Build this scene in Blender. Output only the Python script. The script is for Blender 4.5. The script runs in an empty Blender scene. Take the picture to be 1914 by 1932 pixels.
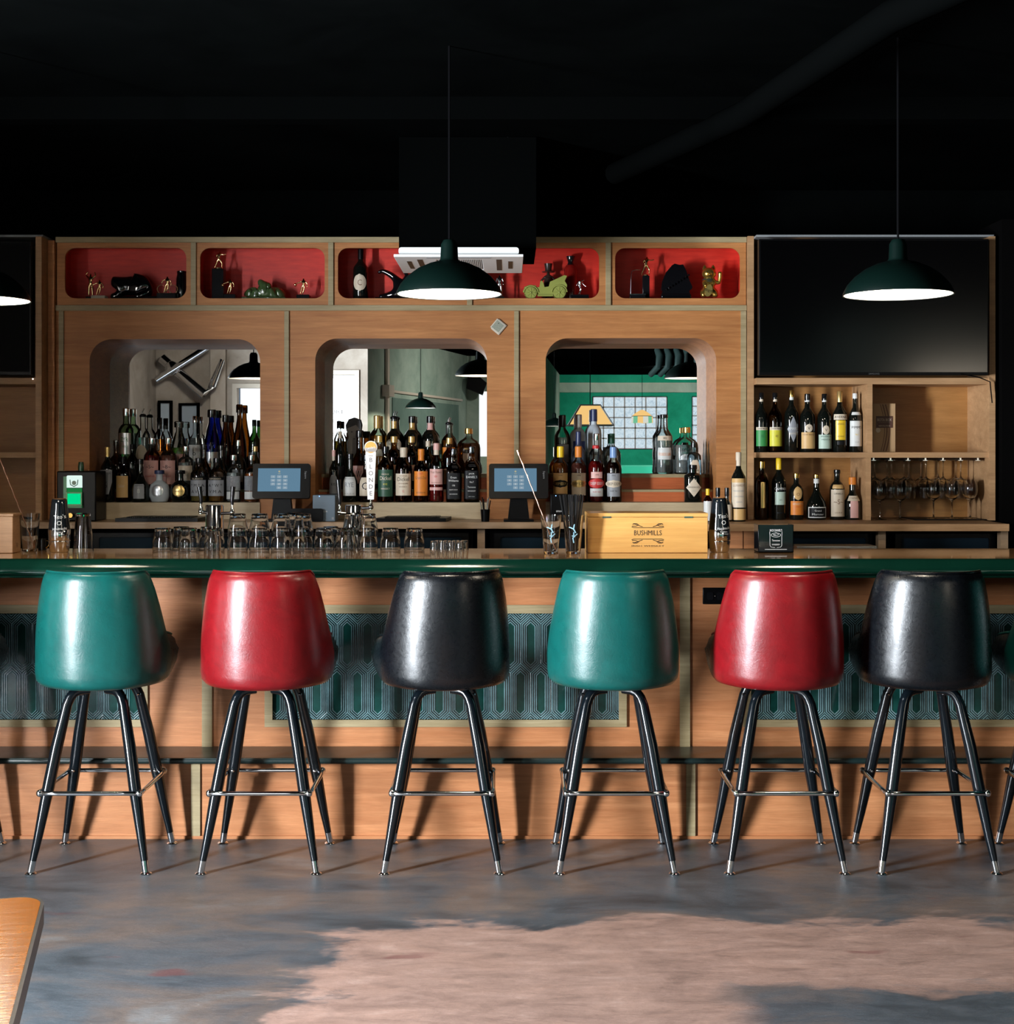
import bpy, bmesh, math, random
from mathutils import Vector, Matrix
random.seed(7)
PI = math.pi
F, CX, CY, EYE = 2650.0, 960.0, 850.0, 1.539      # focal length (px), vanishing point, eye height (m)
def X(px, D): return (px - CX) * D / F
def Z(py, D): return EYE - (py - CY) * D / F
# ------------------------------------------------------------------ camera, world, light, exposure
sc = bpy.context.scene
cam_d = bpy.data.cameras.new('camera'); cam = bpy.data.objects.new('camera', cam_d)
sc.collection.objects.link(cam); sc.camera = cam
cam.location = (0, 0, EYE); cam.rotation_euler = (PI / 2, 0, 0)
cam_d.sensor_fit = 'VERTICAL'; cam_d.sensor_height = 36; cam_d.lens = F / 1932 * 36
cam_d.shift_x = (957 - CX) / 1932; cam_d.shift_y = -(966 - CY) / 1932
cam_d.clip_start = 0.05; cam_d.clip_end = 60
sc.view_settings.view_transform = 'Standard'; sc.view_settings.look = 'None'
sc.view_settings.gamma = 1; sc.view_settings.use_curve_mapping = False
sc.view_settings.exposure = -0.08
sc.cycles.max_bounces = 10; sc.cycles.transparent_max_bounces = 20; sc.cycles.transmission_bounces = 10
sc.cycles.glossy_bounces = 5; sc.cycles.diffuse_bounces = 3
sc.cycles.caustics_reflective = False; sc.cycles.caustics_refractive = False
sc.cycles.sample_clamp_indirect = 4
w = bpy.data.worlds.new('sky'); sc.world = w; w.use_nodes = True
w.node_tree.nodes['Background'].inputs[0].default_value = (0.55, 0.7, 0.9, 1)
w.node_tree.nodes['Background'].inputs[1].default_value = 0.25
def area(name, loc, target, sx, sy, power, col):
    l = bpy.data.lights.new(name, 'AREA'); l.shape = 'RECTANGLE'; l.size = sx; l.size_y = sy
    l.energy = power; l.color = col
    o = bpy.data.objects.new(name, l); sc.collection.objects.link(o); o.location = loc
    d = Vector(target) - Vector(loc)
    o.rotation_euler = d.to_track_quat('-Z', 'Y').to_euler(); return o
# daylight: the glass door at the left (key), the street windows, the right front window; then added unseen fill lamps
area('daylight_glass_door', (-3.80, 2.33, 1.26), (-3.80 + .94, 2.33 - .34, 1.22), 0.82, 2.2, 1800, (0.86, 0.93, 1.0))
area('daylight_street_window', (-2.12, -1.63, 1.8), (-2.12, 3, 1.4), 0.58, 1.2, 9, (0.9, 0.95, 1.0))
area('daylight_front_window', (5.0, -1.63, 2.1), (1.5, 7.0, 1.9), 0.9, 0.9, 28, (1.0, 0.86, 0.68))
for n_, lo_, ta_, p_ in (('plaster_wall_fill', (-2.9, 0.9, 2.9), (-3.2, -1.5, 1.9), 14), ('sage_wall_fill', (0.9, -2.6, 2.9), (-1.0, -3.8, 1.6), 26), ('far_room_fill', (2.6, -8.2, 2.92), (2.6, -11.0, 1.2), 60)):  # added lamps without fixtures, brightening the walls and far room the mirrors show
    q_ = area(n_, lo_, ta_, 0.4, 0.15, p_, (1.0, 0.93, 0.84)); q_.data.spread = math.radians(120)

# ------------------------------------------------------------------ materials
MATS = {}
def new_mat(name):
    m = bpy.data.materials.new(name); m.use_nodes = True; MATS[name] = m
    nt = m.node_tree; return m, nt, nt.nodes['Principled BSDF']
def plain(name, col, rough=0.5, metal=0.0, coat=0.0, spec=0.5, emis=0.0, bump=0.0, bscale=60):
    if name in MATS: return MATS[name]
    m, nt, b = new_mat(name)
    b.inputs['Base Color'].default_value = (*col, 1); b.inputs['Roughness'].default_value = rough
    b.inputs['Metallic'].default_value = metal; b.inputs['Coat Weight'].default_value = coat
    b.inputs['Specular IOR Level'].default_value = spec
    if emis:
        b.inputs['Emission Color'].default_value = (*col, 1); b.inputs['Emission Strength'].default_value = emis
    if bump:
        n = nt.nodes.new('ShaderNodeTexNoise'); n.inputs['Scale'].default_value = bscale; n.inputs['Detail'].default_value = 4
        tc = nt.nodes.new('ShaderNodeTexCoord'); nt.links.new(tc.outputs['Object'], n.inputs['Vector'])
        bp = nt.nodes.new('ShaderNodeBump'); bp.inputs['Strength'].default_value = bump; bp.inputs['Distance'].default_value = 0.01
        nt.links.new(n.outputs['Fac'], bp.inputs['Height']); nt.links.new(bp.outputs['Normal'], b.inputs['Normal'])
    return m
def ramp(nt, fac, stops):
    r = nt.nodes.new('ShaderNodeValToRGB'); e = r.color_ramp.elements
    e[0].position, e[0].color = stops[0][0], (*stops[0][1], 1)
    e[1].position, e[1].color = stops[-1][0], (*stops[-1][1], 1)
    for p, c in stops[1:-1]:
        k = e.new(p); k.color = (*c, 1)
    nt.links.new(fac, r.inputs['Fac']); return r.outputs['Color']
def noise(nt, vec, scale, detail=4, rough=0.55, dist=0.0):
    n = nt.nodes.new('ShaderNodeTexNoise'); n.inputs['Scale'].default_value = scale
    n.inputs['Detail'].default_value = detail; n.inputs['Roughness'].default_value = rough
    n.inputs['Distortion'].default_value = dist
    nt.links.new(vec, n.inputs['Vector']); return n.outputs['Fac']
def mapping(nt, scale, coord='Object'):
    tc = nt.nodes.new('ShaderNodeTexCoord'); mp = nt.nodes.new('ShaderNodeMapping')
    mp.inputs['Scale'].default_value = scale; nt.links.new(tc.outputs[coord], mp.inputs['Vector']); return mp.outputs['Vector']
def mix(nt, fac, a, b, mode='MIX'):
    n = nt.nodes.new('ShaderNodeMix'); n.data_type = 'RGBA'; n.blend_type = mode
    for sock, v in ((n.inputs[0], fac), (n.inputs[6], a), (n.inputs[7], b)):
        if isinstance(v, (int, float)): sock.default_value = v
        elif isinstance(v, tuple): sock.default_value = (*v, 1)
        else: nt.links.new(v, sock)
    return n.outputs[2]
def math_(nt, op, a, b=0.0, c=0.0):
    n = nt.nodes.new('ShaderNodeMath'); n.operation = op
    for i, v in enumerate((a, b, c)):
        if isinstance(v, (int, float)): n.inputs[i].default_value = v
        else: nt.links.new(v, n.inputs[i])
    return n.outputs[0]
def wood(name, dark, light, scale=(1.2, 6, 22), rough=0.5, coat=0.0, blotch=0.35, fine=0.25, spec=0.4):
    m, nt, b = new_mat(name)
    v = mapping(nt, scale)
    g = noise(nt, v, 2.2, 6, 0.6, 0.6)
    c = ramp(nt, g, [(0.3, dark), (0.55, tuple((x + y) / 2 for x, y in zip(dark, light))), (0.72, light)])
    v2 = mapping(nt, (0.8, 1, 2.2))
    bl = noise(nt, v2, 2.0, 3, 0.6)
    c = mix(nt, blotch, c, ramp(nt, bl, [(0.3, tuple(x * 0.45 for x in dark)), (0.7, light)]), 'MULTIPLY' if False else 'MIX')
    v3 = mapping(nt, (4, 20, 90))
    fn = noise(nt, v3, 3.0, 3, 0.7)
    c = mix(nt, fine, c, ramp(nt, fn, [(0.35, (0.35, 0.33, 0.3)), (0.65, (1, 1, 1))]), 'MULTIPLY')
    nt.links.new(c, b.inputs['Base Color']); b.inputs['Roughness'].default_value = rough
    b.inputs['Coat Weight'].default_value = coat; b.inputs['Coat Roughness'].default_value = 0.06
    b.inputs['Specular IOR Level'].default_value = spec
    bp = nt.nodes.new('ShaderNodeBump'); bp.inputs['Strength'].default_value = 0.12; bp.inputs['Distance'].default_value = 0.004
    nt.links.new(fn, bp.inputs['Height']); nt.links.new(bp.outputs['Normal'], b.inputs['Normal'])
    return m
PLY = wood('stained_plywood', (0.36, 0.125, 0.032), (0.60, 0.26, 0.085), rough=0.55)
PLYF = wood('bar_front_plywood', (0.42, 0.15, 0.055), (0.64, 0.28, 0.12), rough=0.45)
TAN = wood('poplar_batten', (0.30, 0.23, 0.115), (0.46, 0.37, 0.215), rough=0.55, blotch=0.3)
SHELFW = wood('shelf_pine', (0.36, 0.19, 0.085), (0.58, 0.34, 0.17), scale=(1, 8, 14), rough=0.5)
SHELFV = wood('shelf_interior', (0.30, 0.13, 0.035), (0.46, 0.22, 0.07), scale=(1, 8, 10), rough=0.45)
SILLW = wood('sill_birch', (0.42, 0.32, 0.19), (0.6, 0.48, 0.31), scale=(2, 8, 12), rough=0.5, fine=0.15)
BARTOP = wood('bar_top_oak', (0.42, 0.18, 0.055), (0.70, 0.37, 0.13), scale=(1, 14, 4), rough=0.25, coat=1.0)
COUNTERW = wood('counter_wood', (0.36, 0.22, 0.12), (0.55, 0.38, 0.24), scale=(1, 12, 12), rough=0.4, coat=0.2)
CRATE = wood('crate_pine', (0.62, 0.32, 0.085), (0.80, 0.46, 0.15), scale=(1.2, 8, 30), rough=0.4, blotch=0.25, fine=0.08, coat=0.2)
TABLEW = wood('table_wood', (0.24, 0.058, 0.001), (0.40, 0.115, 0.003), scale=(8, 1.2, 3), rough=0.22, coat=0.6, blotch=0.25)
def red_ply():
    m, nt, b = new_mat('red_painted_plywood')
    n = noise(nt, mapping(nt, (2, 2, 12)), 5, 4)
    nt.links.new(ramp(nt, n, [(0.3, (0.50, 0.018, 0.010)), (0.7, (0.66, 0.035, 0.018))]), b.inputs['Base Color'])
    b.inputs['Roughness'].default_value = 0.45; return m
RED = red_ply()
BLACKP = plain('black_paint', (0.0012, 0.0014, 0.0014), 0.9, spec=0.0)
BLACKW = plain('black_board', (0.002, 0.0018, 0.0018), 0.8, spec=0.02)
BLACKG = plain('black_gloss', (0.006, 0.006, 0.007), 0.12)
BLACKC = plain('black_ceramic', (0.004, 0.004, 0.005), 0.08, coat=0.5)
PLASTIC = plain('black_plastic', (0.0025, 0.0025, 0.003), 0.35, spec=0.12)
CHROME = plain('chrome', (0.82, 0.83, 0.85), 0.09, metal=1)
STEEL = plain('brushed_steel', (0.62, 0.63, 0.64), 0.24, metal=1)
GOLD = plain('gold_plate', (0.85, 0.58, 0.28), 0.16, metal=1)
SILVER = plain('silver_plate', (0.6, 0.6, 0.62), 0.18, metal=1)
BRASS = plain('brass', (0.75, 0.5, 0.15), 0.25, metal=1)
LEGM = plain('black_enamel', (0.0025, 0.0045, 0.0065), 0.17, spec=0.6)
WHITEP = plain('white_plastic', (0.72, 0.73, 0.72), 0.4)
GREYP = plain('grey_plastic', (0.25, 0.26, 0.27), 0.45)
GREENRAIL = plain('green_lacquer', (0.002, 0.020, 0.012), 0.12, coat=0.8, bump=0.05, bscale=9)
LEDGE = plain('dark_green_ledge', (0.008, 0.018, 0.017), 0.32, bump=0.1, bscale=15)
PAPER = plain('cream_paper', (0.62, 0.55, 0.45), 0.6)
MIRROR = plain('mirror_silver', (0.86, 0.88, 0.88), 0.0, metal=1)
STEPRED = wood('red_stained_board', (0.42, 0.08, 0.02), (0.62, 0.17, 0.05), rough=0.5)
def leather(name, base, dark, rough, sheen=(0.55, 0.62, 0.62)):
    m, nt, b = new_mat(name)
    v = mapping(nt, (1, 1, 1))
    a = noise(nt, v, 9, 5, 0.65, 1.2)
    nt.links.new(ramp(nt, a, [(0.3, dark), (0.7, base)]), b.inputs['Base Color'])
    vo = nt.nodes.new('ShaderNodeTexVoronoi'); vo.feature = 'DISTANCE_TO_EDGE'; vo.inputs['Scale'].default_value = 70
    ds = noise(nt, v, 30, 5, 0.7, 2.5)
    fr = noise(nt, v, 190, 4, 0.8, 1.0)
    h = math_(nt, 'ADD', ds, math_(nt, 'MULTIPLY', fr, 0.4))
    rr = math_(nt, 'MULTIPLY_ADD', ds, 0.25, rough - 0.12)
    nt.links.new(rr, b.inputs['Roughness'])
    bp = nt.nodes.new('ShaderNodeBump'); bp.inputs['Strength'].default_value = 0.2; bp.inputs['Distance'].default_value = 0.004
    nt.links.new(h, bp.inputs['Height']); nt.links.new(bp.outputs['Normal'], b.inputs['Normal'])
    b.inputs['Coat Weight'].default_value = 0.35; b.inputs['Coat Roughness'].default_value = 0.24; b.inputs['Specular IOR Level'].default_value = 0.35
    return m
VTEAL = leather('teal_vinyl', (0.0025, 0.078, 0.069), (0.0018, 0.056, 0.050), 0.31)
VRED = leather('red_vinyl', (0.19, 0.004, 0.007), (0.12, 0.003, 0.005), 0.31)
VBLACK = leather('black_vinyl', (0.0018, 0.0030, 0.0048), (0.001, 0.0016, 0.0024), 0.28)
def tile_mat(name, col, rough):
    m, nt, b = new_mat(name)
    n = noise(nt, mapping(nt, (1, 1, 1)), 14, 3)
    nt.links.new(ramp(nt, n, [(0.3, tuple(c * 0.5 for c in col)), (0.7, col)]), b.inputs['Base Color'])
    b.inputs['Roughness'].default_value = rough; b.inputs['Specular IOR Level'].default_value = 0.35; b.inputs['Coat Weight'].default_value = 0.12; b.inputs['Coat Roughness'].default_value = 0.05
    return m
TILE = tile_mat('green_glaze', (0.008, 0.060, 0.050), 0.12)
TILER = tile_mat('glaze_thin_on_ridge', (0.20, 0.34, 0.36), 0.12)
TILED = plain('glaze_pooled', (0.004, 0.014, 0.014), 0.1, coat=0.6)
def floor_mat():
    m, nt, b = new_mat('stained_concrete')
    tc = nt.nodes.new('ShaderNodeTexCoord'); sx = nt.nodes.new('ShaderNodeSeparateXYZ')
    nt.links.new(tc.outputs['Object'], sx.inputs[0]); x, y = sx.outputs[0], sx.outputs[1]
    v = mapping(nt, (1, 1.6, 1)); vs = mapping(nt, (1, 3.2, 1))
    big = noise(nt, v, 1.6, 6, 0.62, 0.5); mid = noise(nt, vs, 5, 6, 0.7, 0.4); fine = noise(nt, vs, 40, 6, 0.75)
    # blue-grey sealed concrete
    c1 = ramp(nt, big, [(0.3, (0.020, 0.030, 0.036)), (0.46, (0.070, 0.086, 0.100)), (0.60, (0.130, 0.105, 0.092)), (0.75, (0.17, 0.19, 0.20))])
    c1 = mix(nt, 0.6, c1, ramp(nt, mid, [(0.25, (0.3, 0.32, 0.34)), (0.5, (0.85, 0.85, 0.85)), (0.75, (1.3, 1.22, 1.15))]), 'MULTIPLY')
    # worn pink screed patch: y below a wandering edge, x right of a wandering edge
    e1 = math_(nt, 'SUBTRACT', math_(nt, 'MULTIPLY_ADD', mid, 0.18, 4.50), y)
    e1 = math_(nt, 'ADD', e1, math_(nt, 'MULTIPLY_ADD', big, 0.7, -0.33))
    e2 = math_(nt, 'ADD', x, math_(nt, 'MULTIPLY_ADD', big, 0.9, math_(nt, 'MULTIPLY_ADD', mid, 0.2, 0.05)))
    e = math_(nt, 'MINIMUM', math_(nt, 'MULTIPLY', e1, 14), math_(nt, 'MULTIPLY', e2, 12))
    # dark patch inside it, right front
    d1 = math_(nt, 'SUBTRACT', math_(nt, 'MULTIPLY_ADD', mid, 0.25, math_(nt, 'MULTIPLY_ADD', big, 0.5, 3.70)), y)
    d2 = math_(nt, 'SUBTRACT', math_(nt, 'ADD', x, math_(nt, 'MULTIPLY', big, 0.5)), 0.83)
    d = math_(nt, 'MINIMUM', math_(nt, 'MULTIPLY', d1, 14), math_(nt, 'MULTIPLY', d2, 8))
    e = math_(nt, 'MINIMUM', e, math_(nt, 'SUBTRACT', 1.0, d))
    cl = nt.nodes.new('ShaderNodeClamp'); nt.links.new(e, cl.inputs[0]); mask = cl.outputs[0]
    c2 = ramp(nt, mid, [(0.2, (0.13, 0.085, 0.070)), (0.42, (0.27, 0.170, 0.136)), (0.6, (0.35, 0.225, 0.182)), (0.8, (0.46, 0.33, 0.28))])
    c2 = mix(nt, 0.45, c2, ramp(nt, fine, [(0.3, (0.6, 0.6, 0.6)), (0.6, (1.1, 1.1, 1.1))]), 'MULTIPLY')
    blo = noise(nt, v, 3.1, 5, 0.7, 1.5)
    c2 = mix(nt, 0.55, c2, ramp(nt, blo, [(0.32, (0.55, 0.52, 0.52)), (0.5, (1, 1, 1)), (0.7, (1.25, 1.2, 1.15))]), 'MULTIPLY')
    c1 = mix(nt, 0.4, c1, ramp(nt, fine, [(0.3, (0.5, 0.52, 0.55)), (0.65, (1.3, 1.3, 1.3))]), 'MULTIPLY')
    c = mix(nt, mask, c1, c2)
    spk = noise(nt, v, 55, 2, 0.5)
    c = mix(nt, ramp(nt, spk, [(0.76, (0, 0, 0)), (0.79, (0.7, 0.7, 0.7))]), c, (0.5, 0.5, 0.5))
    redn = noise(nt, vs, 2.3, 3, 0.5)
    c = mix(nt, ramp(nt, redn, [(0.69, (0, 0, 0)), (0.74, (0.55, 0.55, 0.55))]), c, (0.12, 0.03, 0.03))
    nt.links.new(c, b.inputs['Base Color'])
    r = math_(nt, 'ADD', math_(nt, 'MULTIPLY_ADD', mask, 0.16, 0.22), math_(nt, 'MULTIPLY', fine, 0.22))
    nt.links.new(r, b.inputs['Roughness'])
    bp = nt.nodes.new('ShaderNodeBump'); bp.inputs['Strength'].default_value = 0.35; bp.inputs['Distance'].default_value = 0.004
    hh = math_(nt, 'ADD', fine, math_(nt, 'MULTIPLY', mid, 1.2)); nt.links.new(hh, bp.inputs['Height']); nt.links.new(bp.outputs['Normal'], b.inputs['Normal'])
    return m
FLOOR = floor_mat()
def stucco(name, a, b_, rough=0.85):
    m, nt, b = new_mat(name)
    n = noise(nt, mapping(nt, (1, 1, 1)), 1.8, 7, 0.65, 0.6)
    nt.links.new(ramp(nt, n, [(0.3, a), (0.7, b_)]), b.inputs['Base Color']); b.inputs['Roughness'].default_value = rough; b.inputs['Specular IOR Level'].default_value = 0.0
    return m
STUCCO = stucco('bare_plaster', (0.26, 0.22, 0.18), (0.46, 0.41, 0.35))
SAGE = stucco('sage_plaster', (0.24, 0.34, 0.28), (0.42, 0.52, 0.44))
SAGED = stucco('sage_plaster_deep', (0.12, 0.20, 0.17), (0.19, 0.28, 0.24))
GREENLIT = stucco('green_light_tint', (0.01, 0.20, 0.12), (0.02, 0.34, 0.21), 0.5)  # green tinted light on the far wall, put into its colour
DARKWALL = stucco('charcoal_paint', (0.0010, 0.0012, 0.0012), (0.002, 0.0024, 0.0024))
def emis(name, col, s):
    if name in MATS: return MATS[name]
    m = bpy.data.materials.new(name); m.use_nodes = True; MATS[name] = m; nt = m.node_tree
    nt.nodes.remove(nt.nodes['Principled BSDF']); e = nt.nodes.new('ShaderNodeEmission')
    e.inputs[0].default_value = (*col, 1); e.inputs[1].default_value = s
    nt.links.new(e.outputs[0], nt.nodes['Material Output'].inputs[0]); return m
SKYPANE = emis('bright_daylight_pane', (0.93, 0.97, 1.0), 1.5)
def glass_block():
    m = emis('glass_block_daylight', (0.8, 0.9, 1), 1.0); nt = m.node_tree
    e = [n for n in nt.nodes if n.type == 'EMISSION'][0]
    n = noise(nt, mapping(nt, (1, 1, 1)), 14, 4, 0.7, 2)
    nt.links.new(ramp(nt, n, [(0.3, (0.38, 0.55, 0.68)), (0.55, (0.8, 0.92, 1.0))]), e.inputs[0]); return m
BLOCK = glass_block()
def thin_glass(name, tint, gloss=0.06, rough=0.02, dens=1.0):
    """bottle wall: see-through, tinted, with a fresnel reflection"""
    m = bpy.data.materials.new(name); m.use_nodes = True; MATS[name] = m; nt = m.node_tree
    nt.nodes.remove(nt.nodes['Principled BSDF'])
    t = nt.nodes.new('ShaderNodeBsdfTransparent'); g = nt.nodes.new('ShaderNodeBsdfGlossy')
    g.inputs['Roughness'].default_value = rough
    lw = nt.nodes.new('ShaderNodeLayerWeight'); lw.inputs[0].default_value = 0.5
    col = ramp(nt, lw.outputs['Facing'], [(0.0, tint), (0.6, tuple(c ** 1.3 for c in tint)), (1.0, tuple((c ** 3.5) * 0.5 for c in tint))])
    nt.links.new(col, t.inputs[0])
    fr = nt.nodes.new('ShaderNodeFresnel'); fr.inputs[0].default_value = 1.5
    mx = nt.nodes.new('ShaderNodeMixShader')
    f2 = math_(nt, 'ADD', fr.outputs[0], gloss - 0.04)
    nt.links.new(f2, mx.inputs[0]); nt.links.new(t.outputs[0], mx.inputs[1]); nt.links.new(g.outputs[0], mx.inputs[2])
    nt.links.new(mx.outputs[0], nt.nodes['Material Output'].inputs[0]); return m
GL = {'clear': thin_glass('clear_glass', (0.90, 0.93, 0.92)), 'green': thin_glass('green_glass', (0.10, 0.22, 0.08)),
      'pale': thin_glass('pale_green_glass', (0.62, 0.82, 0.62)), 'blue': thin_glass('blue_glass', (0.04, 0.12, 0.62)),
      'ice': thin_glass('pale_blue_glass', (0.62, 0.78, 0.86)),
      'brown': thin_glass('brown_glass', (0.30, 0.15, 0.03)), 'dark': plain('near_black_glass', (0.004, 0.005, 0.004), 0.05, coat=0.3),
      'frost': plain('frosted_glass', (0.45, 0.50, 0.54), 0.35), 'matte': plain('frosted_dark_glass', (0.08, 0.10, 0.14), 0.35)}
def liquid(name, col):
    if name in MATS: return MATS[name]
    m, nt, b = new_mat(name)
    b.inputs['Base Color'].default_value = (*col, 1); b.inputs['Roughness'].default_value = 0.03
    b.inputs['Transmission Weight'].default_value = 0.85; b.inputs['IOR'].default_value = 1.33
    return m
LQ = {'whiskey': liquid('whiskey', (0.36, 0.10, 0.012)), 'amber': liquid('amber_spirit', (0.75, 0.33, 0.04)),
      'gold': liquid('gold_spirit', (0.85, 0.62, 0.15)), 'red': liquid('red_spirit', (0.62, 0.02, 0.02)),
      'pink': liquid('pink_spirit', (0.85, 0.24, 0.17)), 'lime': liquid('lime_spirit', (0.55, 0.62, 0.08)),
      'clear': liquid('clear_spirit', (0.85, 0.9, 0.9)), 'green': liquid('green_spirit', (0.12, 0.35, 0.05)),
      'orange': liquid('orange_spirit', (0.85, 0.22, 0.03)), 'cola': liquid('dark_spirit', (0.05, 0.012, 0.006))}
def real_glass():
    m, nt, b = new_mat('tumbler_glass')
    b.inputs['Base Color'].default_value = (0.97, 0.98, 0.98, 1); b.inputs['Roughness'].default_value = 0.0
    b.inputs['Transmission Weight'].default_value = 1.0; b.inputs['IOR'].default_value = 1.48
    return m
GLASS = real_glass()
def col(name, c, rough=0.5, **k): return plain(name, c, rough, **k)
WHITEL = col('white_label', (0.62, 0.62, 0.60)); CREAML = col('cream_label', (0.60, 0.50, 0.38)); TANL = col('tan_label', (0.58, 0.36, 0.14))
BLACKL = col('black_label', (0.003, 0.003, 0.004), spec=.2); GREYL = col('grey_label', (0.25, 0.26, 0.28)); GREENL = col('green_label', (0.03, 0.24, 0.06))
YELL = col('yellow_label', (0.60, 0.55, 0.04)); ORAL = col('orange_label', (0.66, 0.20, 0.02)); REDL = col('red_label', (0.5, 0.02, 0.02))
PINKL = col('pink_label', (0.68, 0.38, 0.34)); DGREENL = col('dark_green_label', (0.01, 0.06, 0.03)); BLUEL = col('blue_label', (0.03, 0.06, 0.25))
SAGEL = col('sage_label', (0.40, 0.50, 0.42)); BROWNL = col('brown_label', (0.16, 0.07, 0.03)); GOLDL = col('gold_foil', (0.75, 0.52, 0.2), 0.3, metal=0.8)
SILVL = col('silver_foil', (0.75, 0.77, 0.8), 0.3, metal=0.8); NAVY = col('navy_cap', (0.02, 0.03, 0.09), 0.35); LBLUE = col('light_blue_foil', (0.18, 0.30, 0.55), 0.35)
YCAP = col('yellow_cap', (0.75, 0.50, 0.02), 0.35)
# ------------------------------------------------------------------ mesh helpers
COL = sc.collection
def rrect(x0, x1, z0, z1, r, n=7):
    """rounded rectangle, r = (bottom-left, bottom-right, top-right, top-left)"""
    if not isinstance(r, tuple): r = (r,) * 4
    pts = []
    for (cx, cz, a0, rr) in ((x0, z0, PI, r[0]), (x1, z0, 1.5 * PI, r[1]), (x1, z1, 0, r[2]), (x0, z1, .5 * PI, r[3])):
        sx = 1 if cx == x0 else -1; sz = 1 if cz == z0 else -1
        if rr <= 0: pts.append((cx, cz)); continue
        ox, oz = cx + sx * rr, cz + sz * rr
        for k in range(n + 1):
            a = a0 + .5 * PI * k / n; pts.append((ox + rr * math.cos(a), oz + rr * math.sin(a)))
    return pts
class MB:
    """collects shapes into ONE mesh"""
    def __init__(s): s.v = []; s.f = []; s.m = []; s.s = []
    def add(s, vs, fs, mi=0, smooth=False):
        b = len(s.v); s.v += [tuple(p) for p in vs]
        for f in fs: s.f.append([b + i for i in f]); s.m.append(mi); s.s.append(smooth)
        return s
    def box(s, x0, x1, y0, y1, z0, z1, mi=0, rot=None, about=None):
        vs = [(x, y, z) for x in (x0, x1) for y in (y0, y1) for z in (z0, z1)]
        if rot is not None:
            c = Vector(about or ((x0 + x1) / 2, (y0 + y1) / 2, (z0 + z1) / 2)); vs = [rot @ (Vector(p) - c) + c for p in vs]
        return s.add(vs, [(0, 1, 3, 2), (4, 6, 7, 5), (0, 4, 5, 1), (2, 3, 7, 6), (0, 2, 6, 4), (1, 5, 7, 3)], mi)
    def lathe(s, prof, cx=0, cy=0, z0=0, n=24, p=2.0, sy=1.0, mi=0, smooth=True, ribs=0, rib=0.0, cap=True):
        vs = []
        for (r, z) in prof:
            for k in range(n):
                a = 2 * PI * k / n; c, d = math.cos(a), math.sin(a)
                rr = r * (1 + (rib * math.cos(ribs * a) if ribs else 0))
                e = 2.0 / p
                vs.append((cx + rr * math.copysign(abs(c) ** e, c), cy + sy * rr * math.copysign(abs(d) ** e, d), z0 + z))
        fs = [(i * n + k, i * n + (k + 1) % n, (i + 1) * n + (k + 1) % n, (i + 1) * n + k) for i in range(len(prof) - 1) for k in range(n)]
        if cap and prof[0][0] > 1e-6: fs.append(tuple(range(n))[::-1])
        if cap and prof[-1][0] > 1e-6: fs.append(tuple((len(prof) - 1) * n + k for k in range(n)))
        return s.add(vs, fs, mi, smooth)
    def tube(s, pts, r, n=8, mi=0, closed=False, smooth=True):
        pts = [Vector(p) for p in pts]; N = len(pts)
        rs = r if isinstance(r, (list, tuple)) else [r] * N
        vs = []; up = None
        for i, p in enumerate(pts):
            a = pts[(i - 1) % N] if (closed or i > 0) else p; b = pts[(i + 1) % N] if (closed or i < N - 1) else p
            t = (b - a).normalized()
            if up is None: up = Vector((0, 0, 1)) if abs(t.z) < .9 else Vector((1, 0, 0))
            u = (up - t * up.dot(t)).normalized(); w_ = t.cross(u); up = u
            for k in range(n):
                q = 2 * PI * k / n; vs.append(p + (u * math.cos(q) + w_ * math.sin(q)) * rs[i])
        M = N if closed else N - 1
        fs = [(i * n + k, i * n + (k + 1) % n, ((i + 1) % N) * n + (k + 1) % n, ((i + 1) % N) * n + k) for i in range(M) for k in range(n)]
        if not closed: fs += [tuple(range(n))[::-1], tuple((N - 1) * n + k for k in range(n))]
        return s.add(vs, fs, mi, smooth)
    def ball(s, c, r, n=10, mi=0, sz=1.0):
        m = n // 2 + 2
        return s.lathe([(r * math.sin(PI * i / m) if 0 < i < m else 0.0001 * r, -r * sz * math.cos(PI * i / m)) for i in range(m + 1)], c[0], c[1], c[2], n, mi=mi)
    def prism(s, pts, y0, y1, mi=0, smooth=False):
        """outline in x,z pushed from y0 to y1"""
        n = len(pts); vs = [(x, y0, z) for x, z in pts] + [(x, y1, z) for x, z in pts]
        s.add(vs, [tuple(range(n)), tuple(range(n, 2 * n))[::-1]], mi)
        return s.add(vs, [(i, (i + 1) % n, n + (i + 1) % n, n + i) for i in range(n)], mi, smooth)
    def extr_x(s, pts, x0, x1, mi=0, smooth=False):
        """outline in y,z pushed along x"""
        n = len(pts); vs = [(x0, y, z) for y, z in pts] + [(x1, y, z) for y, z in pts]
        s.add(vs, [tuple(range(n)), tuple(range(n, 2 * n))[::-1]], mi)
        return s.add(vs, [(i, (i + 1) % n, n + (i + 1) % n, n + i) for i in range(n)], mi, smooth)
    def holed(s, x0, x1, z0, z1, holes, y0, y1, mi=0):
        """board x0..x1, z0..z1 with rounded openings cut through it"""
        bm = bmesh.new(); loops = [[(x0, z0), (x1, z0), (x1, z1), (x0, z1)]] + holes; es = []
        for lp in loops:
            vv = [bm.verts.new((x, y0, z)) for x, z in lp]
            es += [bm.edges.new((vv[i], vv[(i + 1) % len(vv)])) for i in range(len(vv))]
        bmesh.ops.triangle_fill(bm, use_beauty=True, use_dissolve=False, edges=es)
        bm.verts.index_update(); vs = [v.co.copy() for v in bm.verts]; fs = [tuple(v.index for v in f.verts) for f in bm.faces]
        n = len(vs); back = [(v.x, y1, v.z) for v in vs]
        allv = vs + back; faces = list(fs) + [tuple(n + i for i in f)[::-1] for f in fs]; k = 0
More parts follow.
